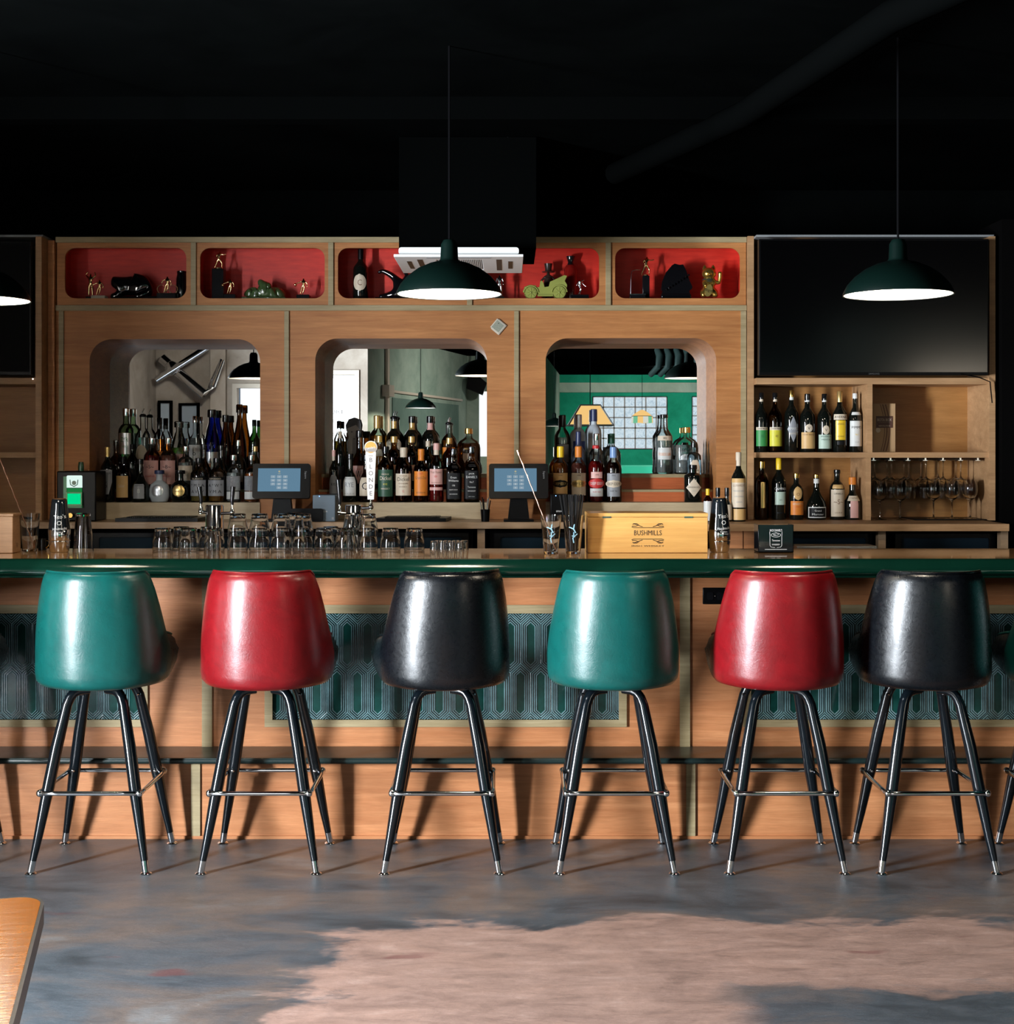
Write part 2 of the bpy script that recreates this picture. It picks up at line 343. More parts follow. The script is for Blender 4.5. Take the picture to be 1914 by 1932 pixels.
        for lp in loops:
            m = len(lp); faces += [(k + i, k + (i + 1) % m, n + k + (i + 1) % m, n + k + i) for i in range(m)]; k += m
        bm.free(); return s.add(allv, faces, mi)
    def text(s, string, cx, cz, size, fn, mi=0, width=None, rot=0.0):
        """flat lettering centred at cx,cz in the x,z plane; fn maps (x,z) to a point"""
        vs, fs, w_ = glyphs(string)
        k = size; kx = size if not width else width / max(w_, 1e-3)
        ca, sa = math.cos(rot), math.sin(rot)
        out = []
        for x, y in vs:
            a, b = (x - w_ / 2) * kx, (y - .35) * k
            out.append(fn(cx + a * ca - b * sa, cz + a * sa + b * ca))
        return s.add(out, fs, mi)
    def build(s, name, mats, parent=None, bevel=0.0, sub=0, recalc=True, loc=None):
        me = bpy.data.meshes.new(name); me.from_pydata(s.v, [], s.f)
        if not isinstance(mats, (list, tuple)): mats = [mats]
        for m in mats: me.materials.append(m)
        me.polygons.foreach_set('material_index', s.m); me.polygons.foreach_set('use_smooth', s.s)
        if recalc:
            bm = bmesh.new(); bm.from_mesh(me); bmesh.ops.recalc_face_normals(bm, faces=bm.faces); bm.to_mesh(me); bm.free()
        me.set_sharp_from_angle(angle=.7); me.update(); o = bpy.data.objects.new(name, me); COL.objects.link(o)
        if parent: o.parent = parent
        if loc is not None: o.location = loc
        if bevel:
            b = o.modifiers.new('b', 'BEVEL'); b.width = bevel; b.segments = 2; b.limit_method = 'ANGLE'; b.angle_limit = 0.7
        if sub:
            b = o.modifiers.new('s', 'SUBSURF'); b.levels = sub; b.render_levels = sub
        return o
_G = {}
def glyphs(t):
    if t not in _G:
        cu = bpy.data.curves.new('t', 'FONT'); cu.body = t; cu.resolution_u = 2
        o = bpy.data.objects.new('t', cu); COL.objects.link(o)
        dg = bpy.context.evaluated_depsgraph_get(); me = bpy.data.meshes.new_from_object(o.evaluated_get(dg))
        vs = [(v.co.x, v.co.y) for v in me.vertices]; fs = [tuple(p.vertices) for p in me.polygons]
        w_ = max([v[0] for v in vs] or [0.1]); _G[t] = (vs, fs, w_)
        bpy.data.objects.remove(o); bpy.data.meshes.remove(me); bpy.data.curves.remove(cu)
    return _G[t]
def tag(o, label, cat, group=None, kind=None):
    o['label'] = label; o['category'] = cat
    if group: o['group'] = group
    if kind: o['kind'] = kind
    return o
def thing(name, label, cat, loc=(0, 0, 0), group=None, rz=0.0):
    o = bpy.data.objects.new(name, None); COL.objects.link(o); o.location = loc; o.rotation_euler = (0, 0, rz)
    o.empty_display_size = 0.05
    return tag(o, label, cat, group)
def struct(name, mb, mats, **k):
    o = mb.build(name, mats, **k); o['kind'] = 'structure'; return o
def dup(o, parent=None):
    c = o.copy(); COL.objects.link(c); c.parent = parent
    for ch in list(o.children): dup(ch, c)
    return c

# ------------------------------------------------------------------ the room
CEIL = 2.95
struct('floor', MB().box(-4.6, 6.3, -11.2, 8.0, -0.05, 0), FLOOR)
struct('ceiling', MB().box(-4.6, 6.3, -11.2, 8.0, CEIL, CEIL + .1), DARKWALL)
struct('wall_bar', MB().box(-4.6, 6.3, 7.62, 7.75, 0, CEIL), DARKWALL)
m = MB()                                                                   # side wall with the key window opening
m.box(-4.3, -4.18, -1.5, 1.82, 0, CEIL).box(-4.3, -3.62, 1.72, 1.84, 0, CEIL)
m.box(-3.74, -3.62, 1.84, 1.90, 0, CEIL).box(-3.74, -3.62, 2.80, 7.62, 0, CEIL).box(-3.74, -3.62, 1.9, 2.8, 0, .06).box(-3.74, -3.62, 1.9, 2.8, 2.44, CEIL)
struct('wall_left', m, STUCCO)
wl = struct('door_1', MB().box(-3.69, -3.61, 1.9, 1.93, .06, 2.44).box(-3.69, -3.61, 2.77, 2.8, .06, 2.44).box(-3.69, -3.61, 1.93, 2.77, .06, .12).box(-3.69, -3.61, 1.93, 2.77, 2.38, 2.44), BLACKP)
struct('wall_right', MB().box(6.1, 6.25, -11, 7.62, 0, CEIL), DARKWALL)
# wall behind the camera, left half: bare plaster with two street windows
W1 = (-3.22, -2.62, 1.35, 2.28); W2 = (-2.42, -1.82, 1.15, 2.44)
m = MB().holed(-4.3, -1.67, 0, CEIL, [[(a, c), (b, c), (b, d), (a, d)] for a, b, c, d in (W1, W2)], -1.62, -1.5)
struct('wall_street', m, STUCCO)
for k, (a, b, c, d) in enumerate((W1, W2)):
    o = struct('window_%d' % (k + 1), MB().box(a, b, -1.74, -1.72, c - .1, d + .1), SKYPANE)
    MB().holed(a - .05, b + .05, c - .05, d + .05, [[(a, c), (b, c), (b, d), (a, d)]], -1.5, -1.47).build('window_frame', PAPER, o)
m = MB()
for k, (ww, zz) in enumerate(((.3, 2.0), (.22, 1.9), (.34, 1.82), (.26, 1.74), (.3, 1.66), (.24, 1.58))):
    m.text(('DRINKS', 'coffee', 'beer & wine', 'cocktails', 'patio', 'open late')[k], -2.12, zz, .07, lambda x, z: (-x - 4.24, -1.555, z), width=ww)
tag(m.build('window_lettering', BLACKP), 'black hand painted lines of writing across the bright street window', 'lettering')
struct('wall_street_right', MB().holed(3.6, 6.1, 0, CEIL, [[(4.45, 1.45), (5.55, 1.45), (5.55, 2.45), (4.45, 2.45)]], -1.62, -1.5), SAGE)
# slanting sage wall running back, with a deeper coloured recess, conduit and a box
d0, d1 = Vector((-1.67, -1.5)), Vector((-.62, -5.8)); dd = (d1 - d0); L = dd.length; un = dd / L; nn = Vector((-un.y, un.x))
if nn.x < 0: nn = -nn
def slant(u0, u1, z0, z1, t0, t1, m, mi=0):
    P = [d0 + un * u + nn * t for u in (u0, u1) for t in (t0, t1)]
    vs = [(p.x, p.y, z) for p in P for z in (z0, z1)]
    return m.add(vs, [(0, 1, 3, 2), (4, 6, 7, 5), (0, 4, 5, 1), (2, 3, 7, 6), (0, 2, 6, 4), (1, 5, 7, 3)], mi)
struct('wall_slanting', slant(0, L, 0, CEIL, -.1, 0, MB()), SAGE)
struct('trim_1', slant(.9, L - .5, .9, 2.2, 0, .012, MB()), SAGED)
m = slant(.75, L - .35, 2.26, 2.29, .01, .03, MB()); slant(.62, .70, .6, 2.9, .01, .04, m); slant(.5, .7, 2.2, 2.34, .01, .1, m)
tag(m.build('wall_conduit', PAPER), 'pale conduit with a square junction box running along the sage wall', 'conduit')
struct('wall_middle', MB().holed(-.62, .55, 0, CEIL, [[(-.44, 1.45), (-.2, 1.45), (-.2, 2.42), (-.44, 2.42)]], -5.9, -5.8), SAGE)
struct('window_3', MB().box(-.44, -.2, -5.88, -5.86, 1.45, 2.42), SKYPANE)
m = MB(); m.add([(.55, -5.8, 0), (.95, -11, 0), (.95, -11, CEIL), (.55, -5.8, CEIL), (.45, -5.9, 0), (.85, -11, 0), (.85, -11, CEIL), (.45, -5.9, CEIL)],
      [(0, 1, 2, 3), (4, 7, 6, 5), (0, 3, 7, 4), (1, 5, 6, 2), (3, 2, 6, 7), (0, 4, 5, 1)])
struct('wall_passage', m, SAGE)
B1 = (1.57, 2.95, 1.57, 2.54); B2 = (3.42, 4.6, 1.3, 2.54)
struct('wall_far', MB().holed(.85, 6.1, 0, CEIL, [[(a, c), (b, c), (b, d), (a, d)] for a, b, c, d in (B1, B2)], -11.1, -11.0), GREENLIT)
for k, (a, b, c, d) in enumerate((B1, B2)):
    o = struct('window_%d' % (k + 4), MB().box(a, b, -11.06, -11.03, c, d), BLOCK)
    m = MB(); nx = round((b - a) / .19); nz = round((d - c) / .19)
    for i in range(nx + 1): x = a + (b - a) * i / nx; m.box(x - .012, x + .012, -11.03, -11.0, c, d)
    for i in range(nz + 1): z = c + (d - c) * i / nz; m.box(a, b, -11.03, -11.0, z - .012, z + .012)
    m.build('mortar_grid', GREYP, o)
struct('trim_2', MB().box(.9, 6.1, -11.0, -10.95, 2.62, 2.8), SAGE)
tag(MB().box(1.2, 5.5, -9.6, -8.9, 0, .62, 0).box(1.2, 5.5, -9.65, -9.5, .62, 1.28, 0).build('booth_bench', [plain('mint_vinyl', (.05, .62, .42), .4)], bevel=.02),
    'mint green booth bench below the glass block window, seen in the mirror', 'bench')
# picture frames, metal sculpture, speaker, hoses, lamps that the mirrors show
def picture(x0, x1, z0, z1, label, n=1):
    t = thing('picture_frame', label, 'picture', ((x0 + x1) / 2, -1.5, z0), 'dark framed pictures by the street window')
    cx = (x0 + x1) / 2
    MB().holed(x0 - cx, x1 - cx, 0, z1 - z0, [[(x0 - cx + .03, .03), (x1 - cx - .03, .03), (x1 - cx - .03, z1 - z0 - .03), (x0 - cx + .03, z1 - z0 - .03)]], 0, .04).build('frame', BLACKP, t)
    MB().box(x0 - cx + .03, x1 - cx - .03, .005, .015, .03, z1 - z0 - .03).build('print', plain('cool_print', (.42, .5, .56), .15), t)
picture(-4.15, -3.98, 1.6, 2.13, 'narrow dark framed picture in the left mirror, nearer the corner')
picture(-3.90, -3.66, 1.6, 2.10, 'wider dark framed picture in the left mirror, beside the plaster column')
m = MB().tube([(-4.06, -1.3, 2.62), (-3.55, -1.25, 2.19), (-3.46, -1.25, 2.3), (-3.34, -1.25, 2.6)], [.06, .06, .045, .03], 12)
m.tube([(-4.1, -1.2, 2.36), (-3.5, -1.2, 2.74)], .04, 12).ball((-3.93, -1.25, 2.5), .09)
tag(m.build('pipe_sculpture', CHROME), 'crossed chrome pipes hanging high on the plaster wall, seen in the left mirror', 'sculpture')
struct('trim_3', MB().box(-3.52, -3.34, -1.5, -1.42, 0, CEIL), STUCCO)
t = thing('wall_speaker', 'black angled loudspeaker high on the sage wall, seen in the middle mirror', 'speaker', (-.48, -5.5, 2.45))
MB().prism([(-.14, 0), (.10, -.10), (.16, .08), (.02, .2), (-.12, .16)], -.1, .1).build('cabinet', PLASTIC, t); MB().tube([(0, 0, .18), (0, -.1, .5)], .012).build('bracket', PLASTIC, t)
for k in range(5):
    x = 2.05 + .13 * k
    tag(MB().tube([(x, -4.2, CEIL - .02), (x + .02, -4.1, CEIL - .12), (x, -4.05, CEIL - .26), (x - .08, -4.3, CEIL - .36)], [.045, .05, .045, .04], 10).build('insulated_hose', plain('hose_wrap', (.03, .06, .055), .6)),
        'grey wrapped pipe under the dark ceiling in the right mirror, %s of the bundle' % ('leftmost', 'second', 'middle', 'fourth', 'rightmost')[k], 'pipe', 'wrapped pipes under the ceiling')

# ------------------------------------------------------------------ ceiling runs over the bar
for k, (y0, z) in enumerate(((1.9, 2.86), (2.7, 2.86), (3.6, 2.86), (5.6, 2.86))):
    struct('trim_%d' % (k + 4), MB().box(-4.2, 6.1, y0, y0 + .09, z, CEIL), BLACKP)
tag(MB().tube([(.5, 6.6, 2.84), (.9, 5.4, 2.83), (1.15, 4.2, 2.84), (1.6, 3.2, 2.86), (2.3, 2.0, 2.83)], .05, 14).build('ceiling_duct', BLACKP),
    'black flexible duct snaking across the black ceiling', 'duct')

# ------------------------------------------------------------------ front bar
BX0, BX1 = -3.1, 3.1
bar = thing('bar_counter', 'long wooden bar with green armrest edge, tiled front panels and foot ledge', 'bar', (0, 5.42, 0))
Y0 = 5.42
def B(): return MB()
def pb(mb, name, mat, parent=bar, **k):
    mb.v = [(x, y - Y0, z) for x, y, z in mb.v]; return mb.build(name, mat, parent, **k)
DP, DL = 5.766, 5.571
pb(B().box(BX0, BX1, 5.49, 6.2, 1.072, 1.107), 'bar_top', BARTOP, bevel=.004)
prof = [(5.500, 1.109), (5.488, 1.117), (5.470, 1.118), (5.459, 1.1135), (5.4495, 1.1050), (5.4415, 1.0955), (5.4350, 1.0860), (5.4310, 1.0765), (5.4300, 1.0680), (5.4330, 1.0610), (5.440, 1.0570), (5.4465, 1.0550), (5.4410, 1.0525), (5.4395, 1.0490), (5.4420, 1.0455), (5.50, 1.0445)]
pb(B().extr_x(prof, BX0, BX1, smooth=True), 'armrest_rail', GREENRAIL)
tx = lambda a, b: (X(a, DP), X(b, DP))
panels = [(-385, 280), (500, 1183), (1402, 2085)]
holes = []
for a, b in panels:
    x0, x1 = tx(a + 8, b - 8); holes.append([(x0, Z(1364, DP)), (x1, Z(1364, DP)), (x1, Z(1149, DP)), (x0, Z(1149, DP))])
pb(B().holed(BX0, BX1, .30, 1.072, holes, DP, DP + .02), 'upper_panel', PLYF)
pb(B().box(BX0, BX1, DL, DL + .02, .0, .302), 'lower_panel', PLYF)
pb(B().box(BX0, BX1, DL - .008, DL, .0, .012), 'floor_trim', PLYF)
pb(B().box(BX0, BX1, 5.54, DP, .302, .325).tube([(BX0, 5.548, .313), (BX1, 5.548, .313)], .0125, 12), 'foot_ledge', LEDGE, bevel=.003)
for c in (391.5 - 900, 391.5, 1292.5, 2192):
    x0, x1 = tx(c - 9.5, c + 9.5); pb(B().box(x0, x1, DP - .009, DP, .325, 1.072), 'batten', TAN)
for c in (370 - 931, 370, 1303.5, 2235):
    a, b = X(c - 8.5, DL), X(c + 8.5, DL); pb(B().box(a, b, DL - .008, DL, .012, .302), 'batten', TAN)
pb(B().box(BX0, BX1, 6.1, 6.14, 0, 1.07), 'back_board', BLACKW)
# glazed tiles: nested long hexagons in raised ridges
def tiles(x0, x1, z0, z1, y):
    pit, row = .0838, .202; hp = pit * .47
    G = .0; T = .0045
    steps = [(0, .001, 1), (.0022, G, 1), (.0050, G, 2), (.0062, T, 1), (.0088, T, 1), (.0102, G, 1), (.0132, G, 2), (.0144, T, 1), (.0170, T, 1), (.0184, G, 1), (.0212, G, 2), (.0224, T, 1), (.0248, T, 1), (.0262, .0015, 1)]
    bm = bmesh.new(); rk = 0; z = z0 + .008
    for r in range(-1, 3):
        zb = z0 - .012 + r * row
        for c in range(-1, int((x1 - x0) / pit) + 3):
            cx = x0 + .012 + c * pit + (pit / 2 if r % 2 else 0); w2 = pit / 2; H = row
            loops = []
            for (d, h, mi) in steps:
                a = w2 - d; k = d * 1.35; zz0, zz1 = zb + k, zb + H + hp - k; hh = hp * a / w2
                pts = [(0, zz0), (a, zz0 + hh), (a, zz1 - hh), (0, zz1), (-a, zz1 - hh), (-a, zz0 + hh)]
                loops.append([bm.verts.new((cx + p[0], y - h - .004, p[1])) for p in pts])
            for i in range(len(steps) - 1):
                for k in range(6):
                    f = bm.faces.new((loops[i][k], loops[i][(k + 1) % 6], loops[i + 1][(k + 1) % 6], loops[i + 1][k])); f.material_index = steps[i + 1][2]
            f = bm.faces.new(loops[-1]); f.material_index = 0
    for co, no in (((x0, 0, 0), (-1, 0, 0)), ((x1, 0, 0), (1, 0, 0)), ((0, 0, z0), (0, 0, -1)), ((0, 0, z1), (0, 0, 1))):
        bmesh.ops.bisect_plane(bm, geom=bm.verts[:] + bm.edges[:] + bm.faces[:], plane_co=co, plane_no=no, clear_outer=True)
    me = bpy.data.meshes.new('tile_panel'); bm.to_mesh(me); bm.free()
    for mt in (TILE, TILER, TILED): me.materials.append(mt)
    return me
for i, (a, b) in enumerate(panels):
    fr = []
    x0, x1 = tx(a, b); i0, i1 = tx(a + 15, b - 15); z0, z1, j0, j1 = Z(1371, DP), Z(1141, DP), Z(1357.5, DP), Z(1157, DP)
    pb(B().holed(x0, x1, z0, z1, [[(i0, j0), (i1, j0), (i1, j1), (i0, j1)]], DP - .010, DP), 'tile_frame', TAN, bevel=.001)
    me = tiles(i0, i1, j0, j1, DP + .012); me.transform(Matrix.Translation((0, -Y0, 0)))
    o = bpy.data.objects.new('tile_panel', me); COL.objects.link(o); o.parent = bar
t = thing('power_outlet', 'black double power outlet on the bar front beside the right red stool', 'power outlet', (X(1349, DP), DP, Z(1124, DP)))
MB().box(-.05, .05, -.008, 0, -.034, .034).build('cover_plate', PLASTIC, t, bevel=.003)
for s in (-1, 1): MB().prism(rrect(s * .02 - .013, s * .02 + .013, -.016, .016, .008), -.011, -.008).build('socket', BLACKG, t)
MB().ball((0, -.009, 0), .004).build('screw', CHROME, t)

# ------------------------------------------------------------------ bar stools
def stool_shell():
    NT = 48; vs = []; mi = []; AM = 132.0; zb = .672
    for i in range(NT + 1):
        a0 = -AM + 2 * AM * i / NT; a = abs(a0); sg = 1 if a0 > 0 else -1
        th = math.radians(min(a, 90)) * sg; fwd = max(0, a - 90) / (AM - 90)
        s = min(1, max(0, (a - 62) / 34)); s = s * s * (3 - 2 * s) * .7 + s * .3
        zt = 1.094 * (1 - s) + .850 * s - .035 * fwd ** 1.5
        lean = max(0, math.cos(th)) * .8 + .2 * (1 - fwd)
        def RR(z): return .248 - .026 * ((z - zb) / .43) ** 1.2
        T = .052 - .012 * fwd
        def pt(r, z):
            l = -.030 * max(0, (z - .75) / .35) * lean
            return ((r - .008 * fwd ** 3) * math.sin(th), -r * math.cos(th) * .98 + l + .195 * fwd, z)
        h = zt - zb; zl = zb + .045 * fwd
        loop = [pt(RR(zb) - .040, zl - .006), pt(RR(zb) - .018, zl), pt(RR(zb) - .004, zl + .016), pt(RR(zb), zl + .045)]
        for k in range(1, 6): z = zb + .045 + (h - .08) * k / 6; z = max(z, zl + .05); loop.append(pt(RR(z) + .006 * math.sin(PI * k / 6), z))
        loop += [pt(RR(zt) - .001, zt - .032), pt(RR(zt) - .007, zt - .012), pt(RR(zt) - .018, zt - .001), pt(RR(zt) - T * .55, zt + .001), pt(RR(zt) - T * .85, zt - .008), pt(RR(zt) - T, zt - .03)]
        for k in range(1, 4): z = zt - .03 - (h - .1) * k / 4; loop.append(pt(RR(z) - T, z))
        loop.append(pt(RR(zb) - T, zl + .06))
        n = len(loop); vs += loop
    m = MB(); b = 0; m.v = [tuple(p) for p in vs]
    for i in range(NT):
        ac = abs(-AM + 2 * AM * (i + .5) / NT)
        for k in range(n):
            m.f.append([i * n + k, i * n + (k + 1) % n, (i + 1) * n + (k + 1) % n, (i + 1) * n + k]); m.m.append(1 if (ac > 94 or 12 <= k < n) else 0); m.s.append(True)
    for f in (list(range(n)), [NT * n + k for k in range(n)][::-1]): m.f.append(f); m.m.append(1); m.s.append(True)
    return m, n, vs
def piping():
    sh, n, vs = stool_shell(); pts = [Vector(vs[i * n + 11]) + Vector((0, 0, .003)) for i in range(1, 48)]
    return MB().tube(pts, .0042, 6)
def leg_pts(sx, sy):
    P = [(sx * .03, sy * .075, .650), (sx * .062, sy * .088, .650), (sx * .082, sy * .097, .643), (sx * .095, sy * .104, .625), (sx * .1045, sy * .111, .600),
         (sx * .134, sy * .136, .45), (sx * .159, sy * .157, .300), (sx * .166, sy * .163, .26), (sx * .188, sy * .180, .13), (sx * .205, sy * .194, .036)]
    return P, [.015, .0175, .0185, .0185, .0190, .0222, .0226, .0210, .0162, .0122]
def make_stool(px, rz, vinyl, label):
    cx = (px - CX) * 5.105 / F
    t = thing('bar_stool', label, 'bar stool', (cx, 5.30, 0), 'vinyl bucket bar stools along the bar')
    sh, _, _ = stool_shell(); bk = sh.build('backrest', [vinyl, VBLACK], t); bk.rotation_euler = (0, 0, rz)
    piping().build('piping', vinyl, bk)
    se = MB().lathe([(.001, .705), (.150, .705), (.184, .712), (.190, .73), (.189, .775), (.178, .795), (.14, .805), (.001, .81)], n=36, sy=1.2, cy=.045).build('seat_cushion', VBLACK, t)
    se.rotation_euler = (0, 0, rz)
    MB().lathe([(.001, .668), (.16, .668), (.19, .676), (.19, .705), (.001, .705)], n=32).build('seat_base', PLASTIC, t)
    MB().box(-.085, .085, -.085, .085, .655, .668).lathe([(.001, .64), (.05, .64), (.05, .658), (.001, .658)], n=20).build('swivel_plate', PLASTIC, t, bevel=.002)
    for sx in (-1, 1):
        for sy in (-1, 1):
            P, R = leg_pts(sx, sy); l = MB().tube(P, R, 14).build('leg', LEGM, t)
            a = Vector(P[-1]); d = (Vector(P[-2]) - a).normalized(); b = a - d * .026
            g = MB().tube([a + d * .012, a, (b.x, b.y, .008)], [.0135, .0132, .0125], 14)
            g.lathe([(.001, 0), (.019, 0), (.0205, .003), (.017, .007), (.009, .010), (.001, .010)], b.x, b.y, 0, 18)
            g.build('foot_glide', CHROME, l)
            MB().ball((sx * .159, sy * .137 - .004 * sy, .300), .007, 8).tube([(sx * .1085, sy * .094, .605), (sx * .1085, sy * .090, .600)], .007, 8).build('bolt', CHROME, l)
    r = .186; c = [(-r, -r, .290), (r, -r, .290), (r, r, .290), (-r, r, .290)]
    pts = []
    for k in range(4):
        p, q = Vector(c[k]), Vector(c[(k + 1) % 4]); u = (q - p).normalized()
        for j in range(7): pts.append(p + u * .018 + (q - p - u * .036) * j / 6)
    ring = MB().tube(pts, .0085, 10, closed=True)
    for p in c: ring.ball((p[0] * .975, p[1] * .975, p[2]), .0135, 12)
    ring.build('foot_ring', CHROME, t)
    return t
for px, rz, v, lb in ((-180, .0, VBLACK, 'bar stool beyond the left edge, only two dark tapered legs showing by the ledge'),
                      (167, .03, VTEAL, 'teal vinyl bar stool nearest the left edge, left of the left red one'),
                      (488, -.02, VRED, 'red vinyl bar stool standing between the left teal stool and a black one'),
                      (833.5, .30, VBLACK, 'black vinyl bar stool swivelled a little, between red and teal stools in the middle'),
                      (1164, .0, VTEAL, 'teal vinyl bar stool in front of the whiskey crate, between black and red ones'),
                      (1485.5, .02, VRED, 'red vinyl bar stool right of centre with a worn grey top edge'),
                      (1772, -.04, VBLACK, 'black vinyl bar stool with a crackled shine, second from the right edge'),
                      (2064, .0, VTEAL, 'dark teal bar stool cut off by the right edge of the picture')):
    make_stool(px, rz, v, lb)

# ------------------------------------------------------------------ pendants
def pendant(px, py, D, label, dia=.37, cord_top=CEIL):
    x, z = X(px, D), Z(py, D); r = dia / 2
    t = thing('pendant_lamp', label, 'pendant lamp', (x, D, z), 'dark green dome pendants')
    k = r / .185
    out = [(.185, 0), (.1835, .010), (.170, .036), (.145, .064), (.110, .090), (.070, .108), (.036, .117), (.031, .125), (.029, .175), (.020, .190), (.001, .192)]
    inn = [(.001, .150), (.026, .150), (.028, .118), (.065, .102), (.105, .084), (.140, .058), (.165, .032), (.1805, .002)]
    o = MB().lathe([(a * k, b * k) for a, b in [(.1805, .0015)] + out], n=56, cap=False).build('lamp_shade', GREENSH, t)
    MB().lathe([(a * k, b * k) for a, b in inn], n=48, cap=False).build('shade_lining', WHITEENAM, o, recalc=False)
    MB().ball((0, 0, .088 * k), .034 * k, 16).build('bulb', BULB, t)
    MB().lathe([(.001, .112 * k), (.018, .112 * k), (.018, .15 * k), (.001, .15 * k)], n=16).build('socket', PLASTIC, t)
    MB().tube([(0, 0, .185 * k), (0, 0, cord_top - z)], .004, 6).build('cord', PLASTIC, t)
    l = bpy.data.lights.new('lamp_light', 'POINT'); l.energy = 30; l.color = (1, .86, .68); l.shadow_soft_size = .03
    lo = bpy.data.objects.new('lamp_light', l); COL.objects.link(lo); lo.parent = t; lo.location = (0, 0, .045 * k)
    return t
GREENSH = plain('dark_green_enamel', (.0012, .0065, .005), .35, spec=.3)
WHITEENAM = plain('white_enamel', (.85, .83, .78), .4)
BULB = emis('warm_bulb', (1, .88, .7), 14)
pendant(848, 556, 4.9, 'dark green dome pendant lamp hanging in front of the ceiling air conditioner')
pendant(1695, 557, 4.8, 'dark green dome pendant lamp hanging in front of the right television')
pendant(-46, 567, 4.9, 'dome pendant lamp cut off by the left edge, only its glowing rim showing')
pendant(X(794, 16.8) * F / 1.6 + CX, 0, 1.6, 'dome pendant lamp behind the camera, mirrored above the middle bottles') if False else None
tt = pendant(960, 850, 1.0, 'dome pendant lamp on a long pale cord, seen in the middle mirror'); tt.location = (X(794, 16.8), 15.14 - 16.8, EYE + 80 * 16.8 / F)
tt = pendant(960, 850, 1.0, 'dome pendant lamp seen at the left edge of the right mirror'); tt.location = (X(1046, 20), 15.14 - 20, EYE - (814 - 850 + 30) * 20 / F + .3)
# ------------------------------------------------------------------ back bar cabinet
DW, DM = 7.20, 7.57
bb = thing('back_bar_cabinet', 'tall plywood back bar with red display niches above three arched mirror openings', 'cabinet', (0, DW, 0))
def qb(mb, name, mat, parent=None, base=DW, **k):
    mb.v = [(x, y - base, z) for x, y, z in mb.v]; return mb.build(name, mat, parent or bb, **k)
wx = lambda p: X(p, DW); wz = lambda p: Z(p, DW)
SILL = wz(948); ZC = 1.1855                                                  # sill and back counter heights
OPEN = [(169, 491, 640), (595, 919, 638.5), (1030, 1352, 638)]
edges = [98, 541.5, 975, 1407]
for i, (a, b, t) in enumerate(OPEN):
    hole = rrect(wx(a), wx(b), SILL, wz(t), (0, 0, .115, .115), 12)
    qb(B().holed(wx(edges[i]), wx(edges[i + 1]), ZC + .001, wz(586), [hole], DW, DW + .02), 'front_panel', PLY)
    # reveal: sides and arched top of the opening, back to the mirror
    m = B(); n = len(hole); vs = [(x, DW + .02, z) for x, z in hole] + [(x, DM, z) for x, z in hole]
    fs = [(k, (k + 1) % n, n + (k + 1) % n, n + k) for k in range(1, n - 1)] + [(n - 1, 0, n, 2 * n - 1)]
    m.add(vs, fs); qb(m, 'opening_reveal', PLYD if False else PLY, recalc=False)
    qb(B().box(wx(a) - .02, wx(b) + .02, DM, DM + .01, SILL, wz(t) + .03), 'mirror', MIRROR)
    # sill and stepped risers the bottles stand on
    qb(B().box(wx(a), wx(b), DW - .001, DM, SILL - .02, SILL), 'sill_shelf', SILLW)
    wd = SILLW if i < 2 else TAN
    qb(B().box(wx(a) + .002, wx(b) - .002, 7.315, DM, 1.323, 1.335).box(wx(a) + .002, wx(b) - .002, 7.437, DM, 1.396, 1.414), 'step_board', [TAN])
    qb(B().box(wx(a) + .002, wx(b) - .002, 7.32, 7.33, SILL, 1.323).box(wx(a) + .002, wx(b) - .002, 7.442, 7.452, 1.335, 1.396), 'step_riser', STEPRED)
    qb(B().box(wx(a) + (.04 if i == 0 else 0), wx(b) - .0, DW - .008, DW, ZC + .001, SILL), 'sill_face', SILLW)
for p in (541.5, 975): qb(B().box(wx(p - 4.5), wx(p + 4.5), DW - .01, DW, ZC + .001, wz(587)), 'batten', TAN, bevel=.0015)
qb(B().box(wx(112), wx(121), DW - .01, DW, ZC + .001, wz(587)), 'batten', TAN); qb(B().box(wx(1398), wx(1408), DW - .01, DW, ZC + .001, wz(587)), 'batten', TAN)
qb(B().box(wx(94), wx(106), DW - .03, DW + .42, ZC + .001, wz(455)), 'side_board', PLY)
qb(B().box(wx(1409.5), wx(1421), DW - .03, DW + .42, ZC + .001, wz(447)), 'side_board', SHELFW)
ztop = wz(447.5)
qb(B().box(wx(106), wx(1409), DW - .012, DW + .008, wz(586.5), wz(576)), 'batten', TAN, bevel=.0015)
qb(B().box(wx(106), wx(1409), DW - .012, DW + .008, wz(458), ztop), 'batten', TAN, bevel=.0015)
qb(B().box(wx(106), wx(1409), DW, DW + .30, ztop - .012, ztop - .001), 'top_board', PLY)
NICHE = [(123, 352), (378, 613), (638, 873), (900, 1131), (1161, 1397)]
nb = [108, 366, 625, 886.5, 1148, 1408]
NF = wz(563)                                                                 # niche floor height
for i, (a, b) in enumerate(NICHE):
    qb(B().holed(wx(nb[i]), wx(nb[i + 1]), wz(577), wz(457), [rrect(wx(a), wx(b), NF, wz(468), .052, 8)], DW - .004, DW + .012), 'niche_front', PLY)
    if i: qb(B().box(wx(nb[i] - 5), wx(nb[i] + 5), DW - .014, DW, wz(576), wz(458)), 'batten', TAN, bevel=.0015)
    m = B(); x0, x1 = wx(nb[i]) + .008, wx(nb[i + 1]) - .008
    m.box(x0, x1, DW + .20, DW + .21, NF - .01, wz(457)).box(x0 - .005, x0, DW + .012, DW + .21, NF - .01, wz(457)).box(x1, x1 + .005, DW + .012, DW + .21, NF - .01, wz(457)).box(x0, x1, DW + .012, DW + .2, wz(457) - .005, wz(457))
    qb(m, 'niche_box', RED); qb(B().box(x0, x1, DW + .012, DW + .2, NF - .012, NF), 'niche_floor', RED)
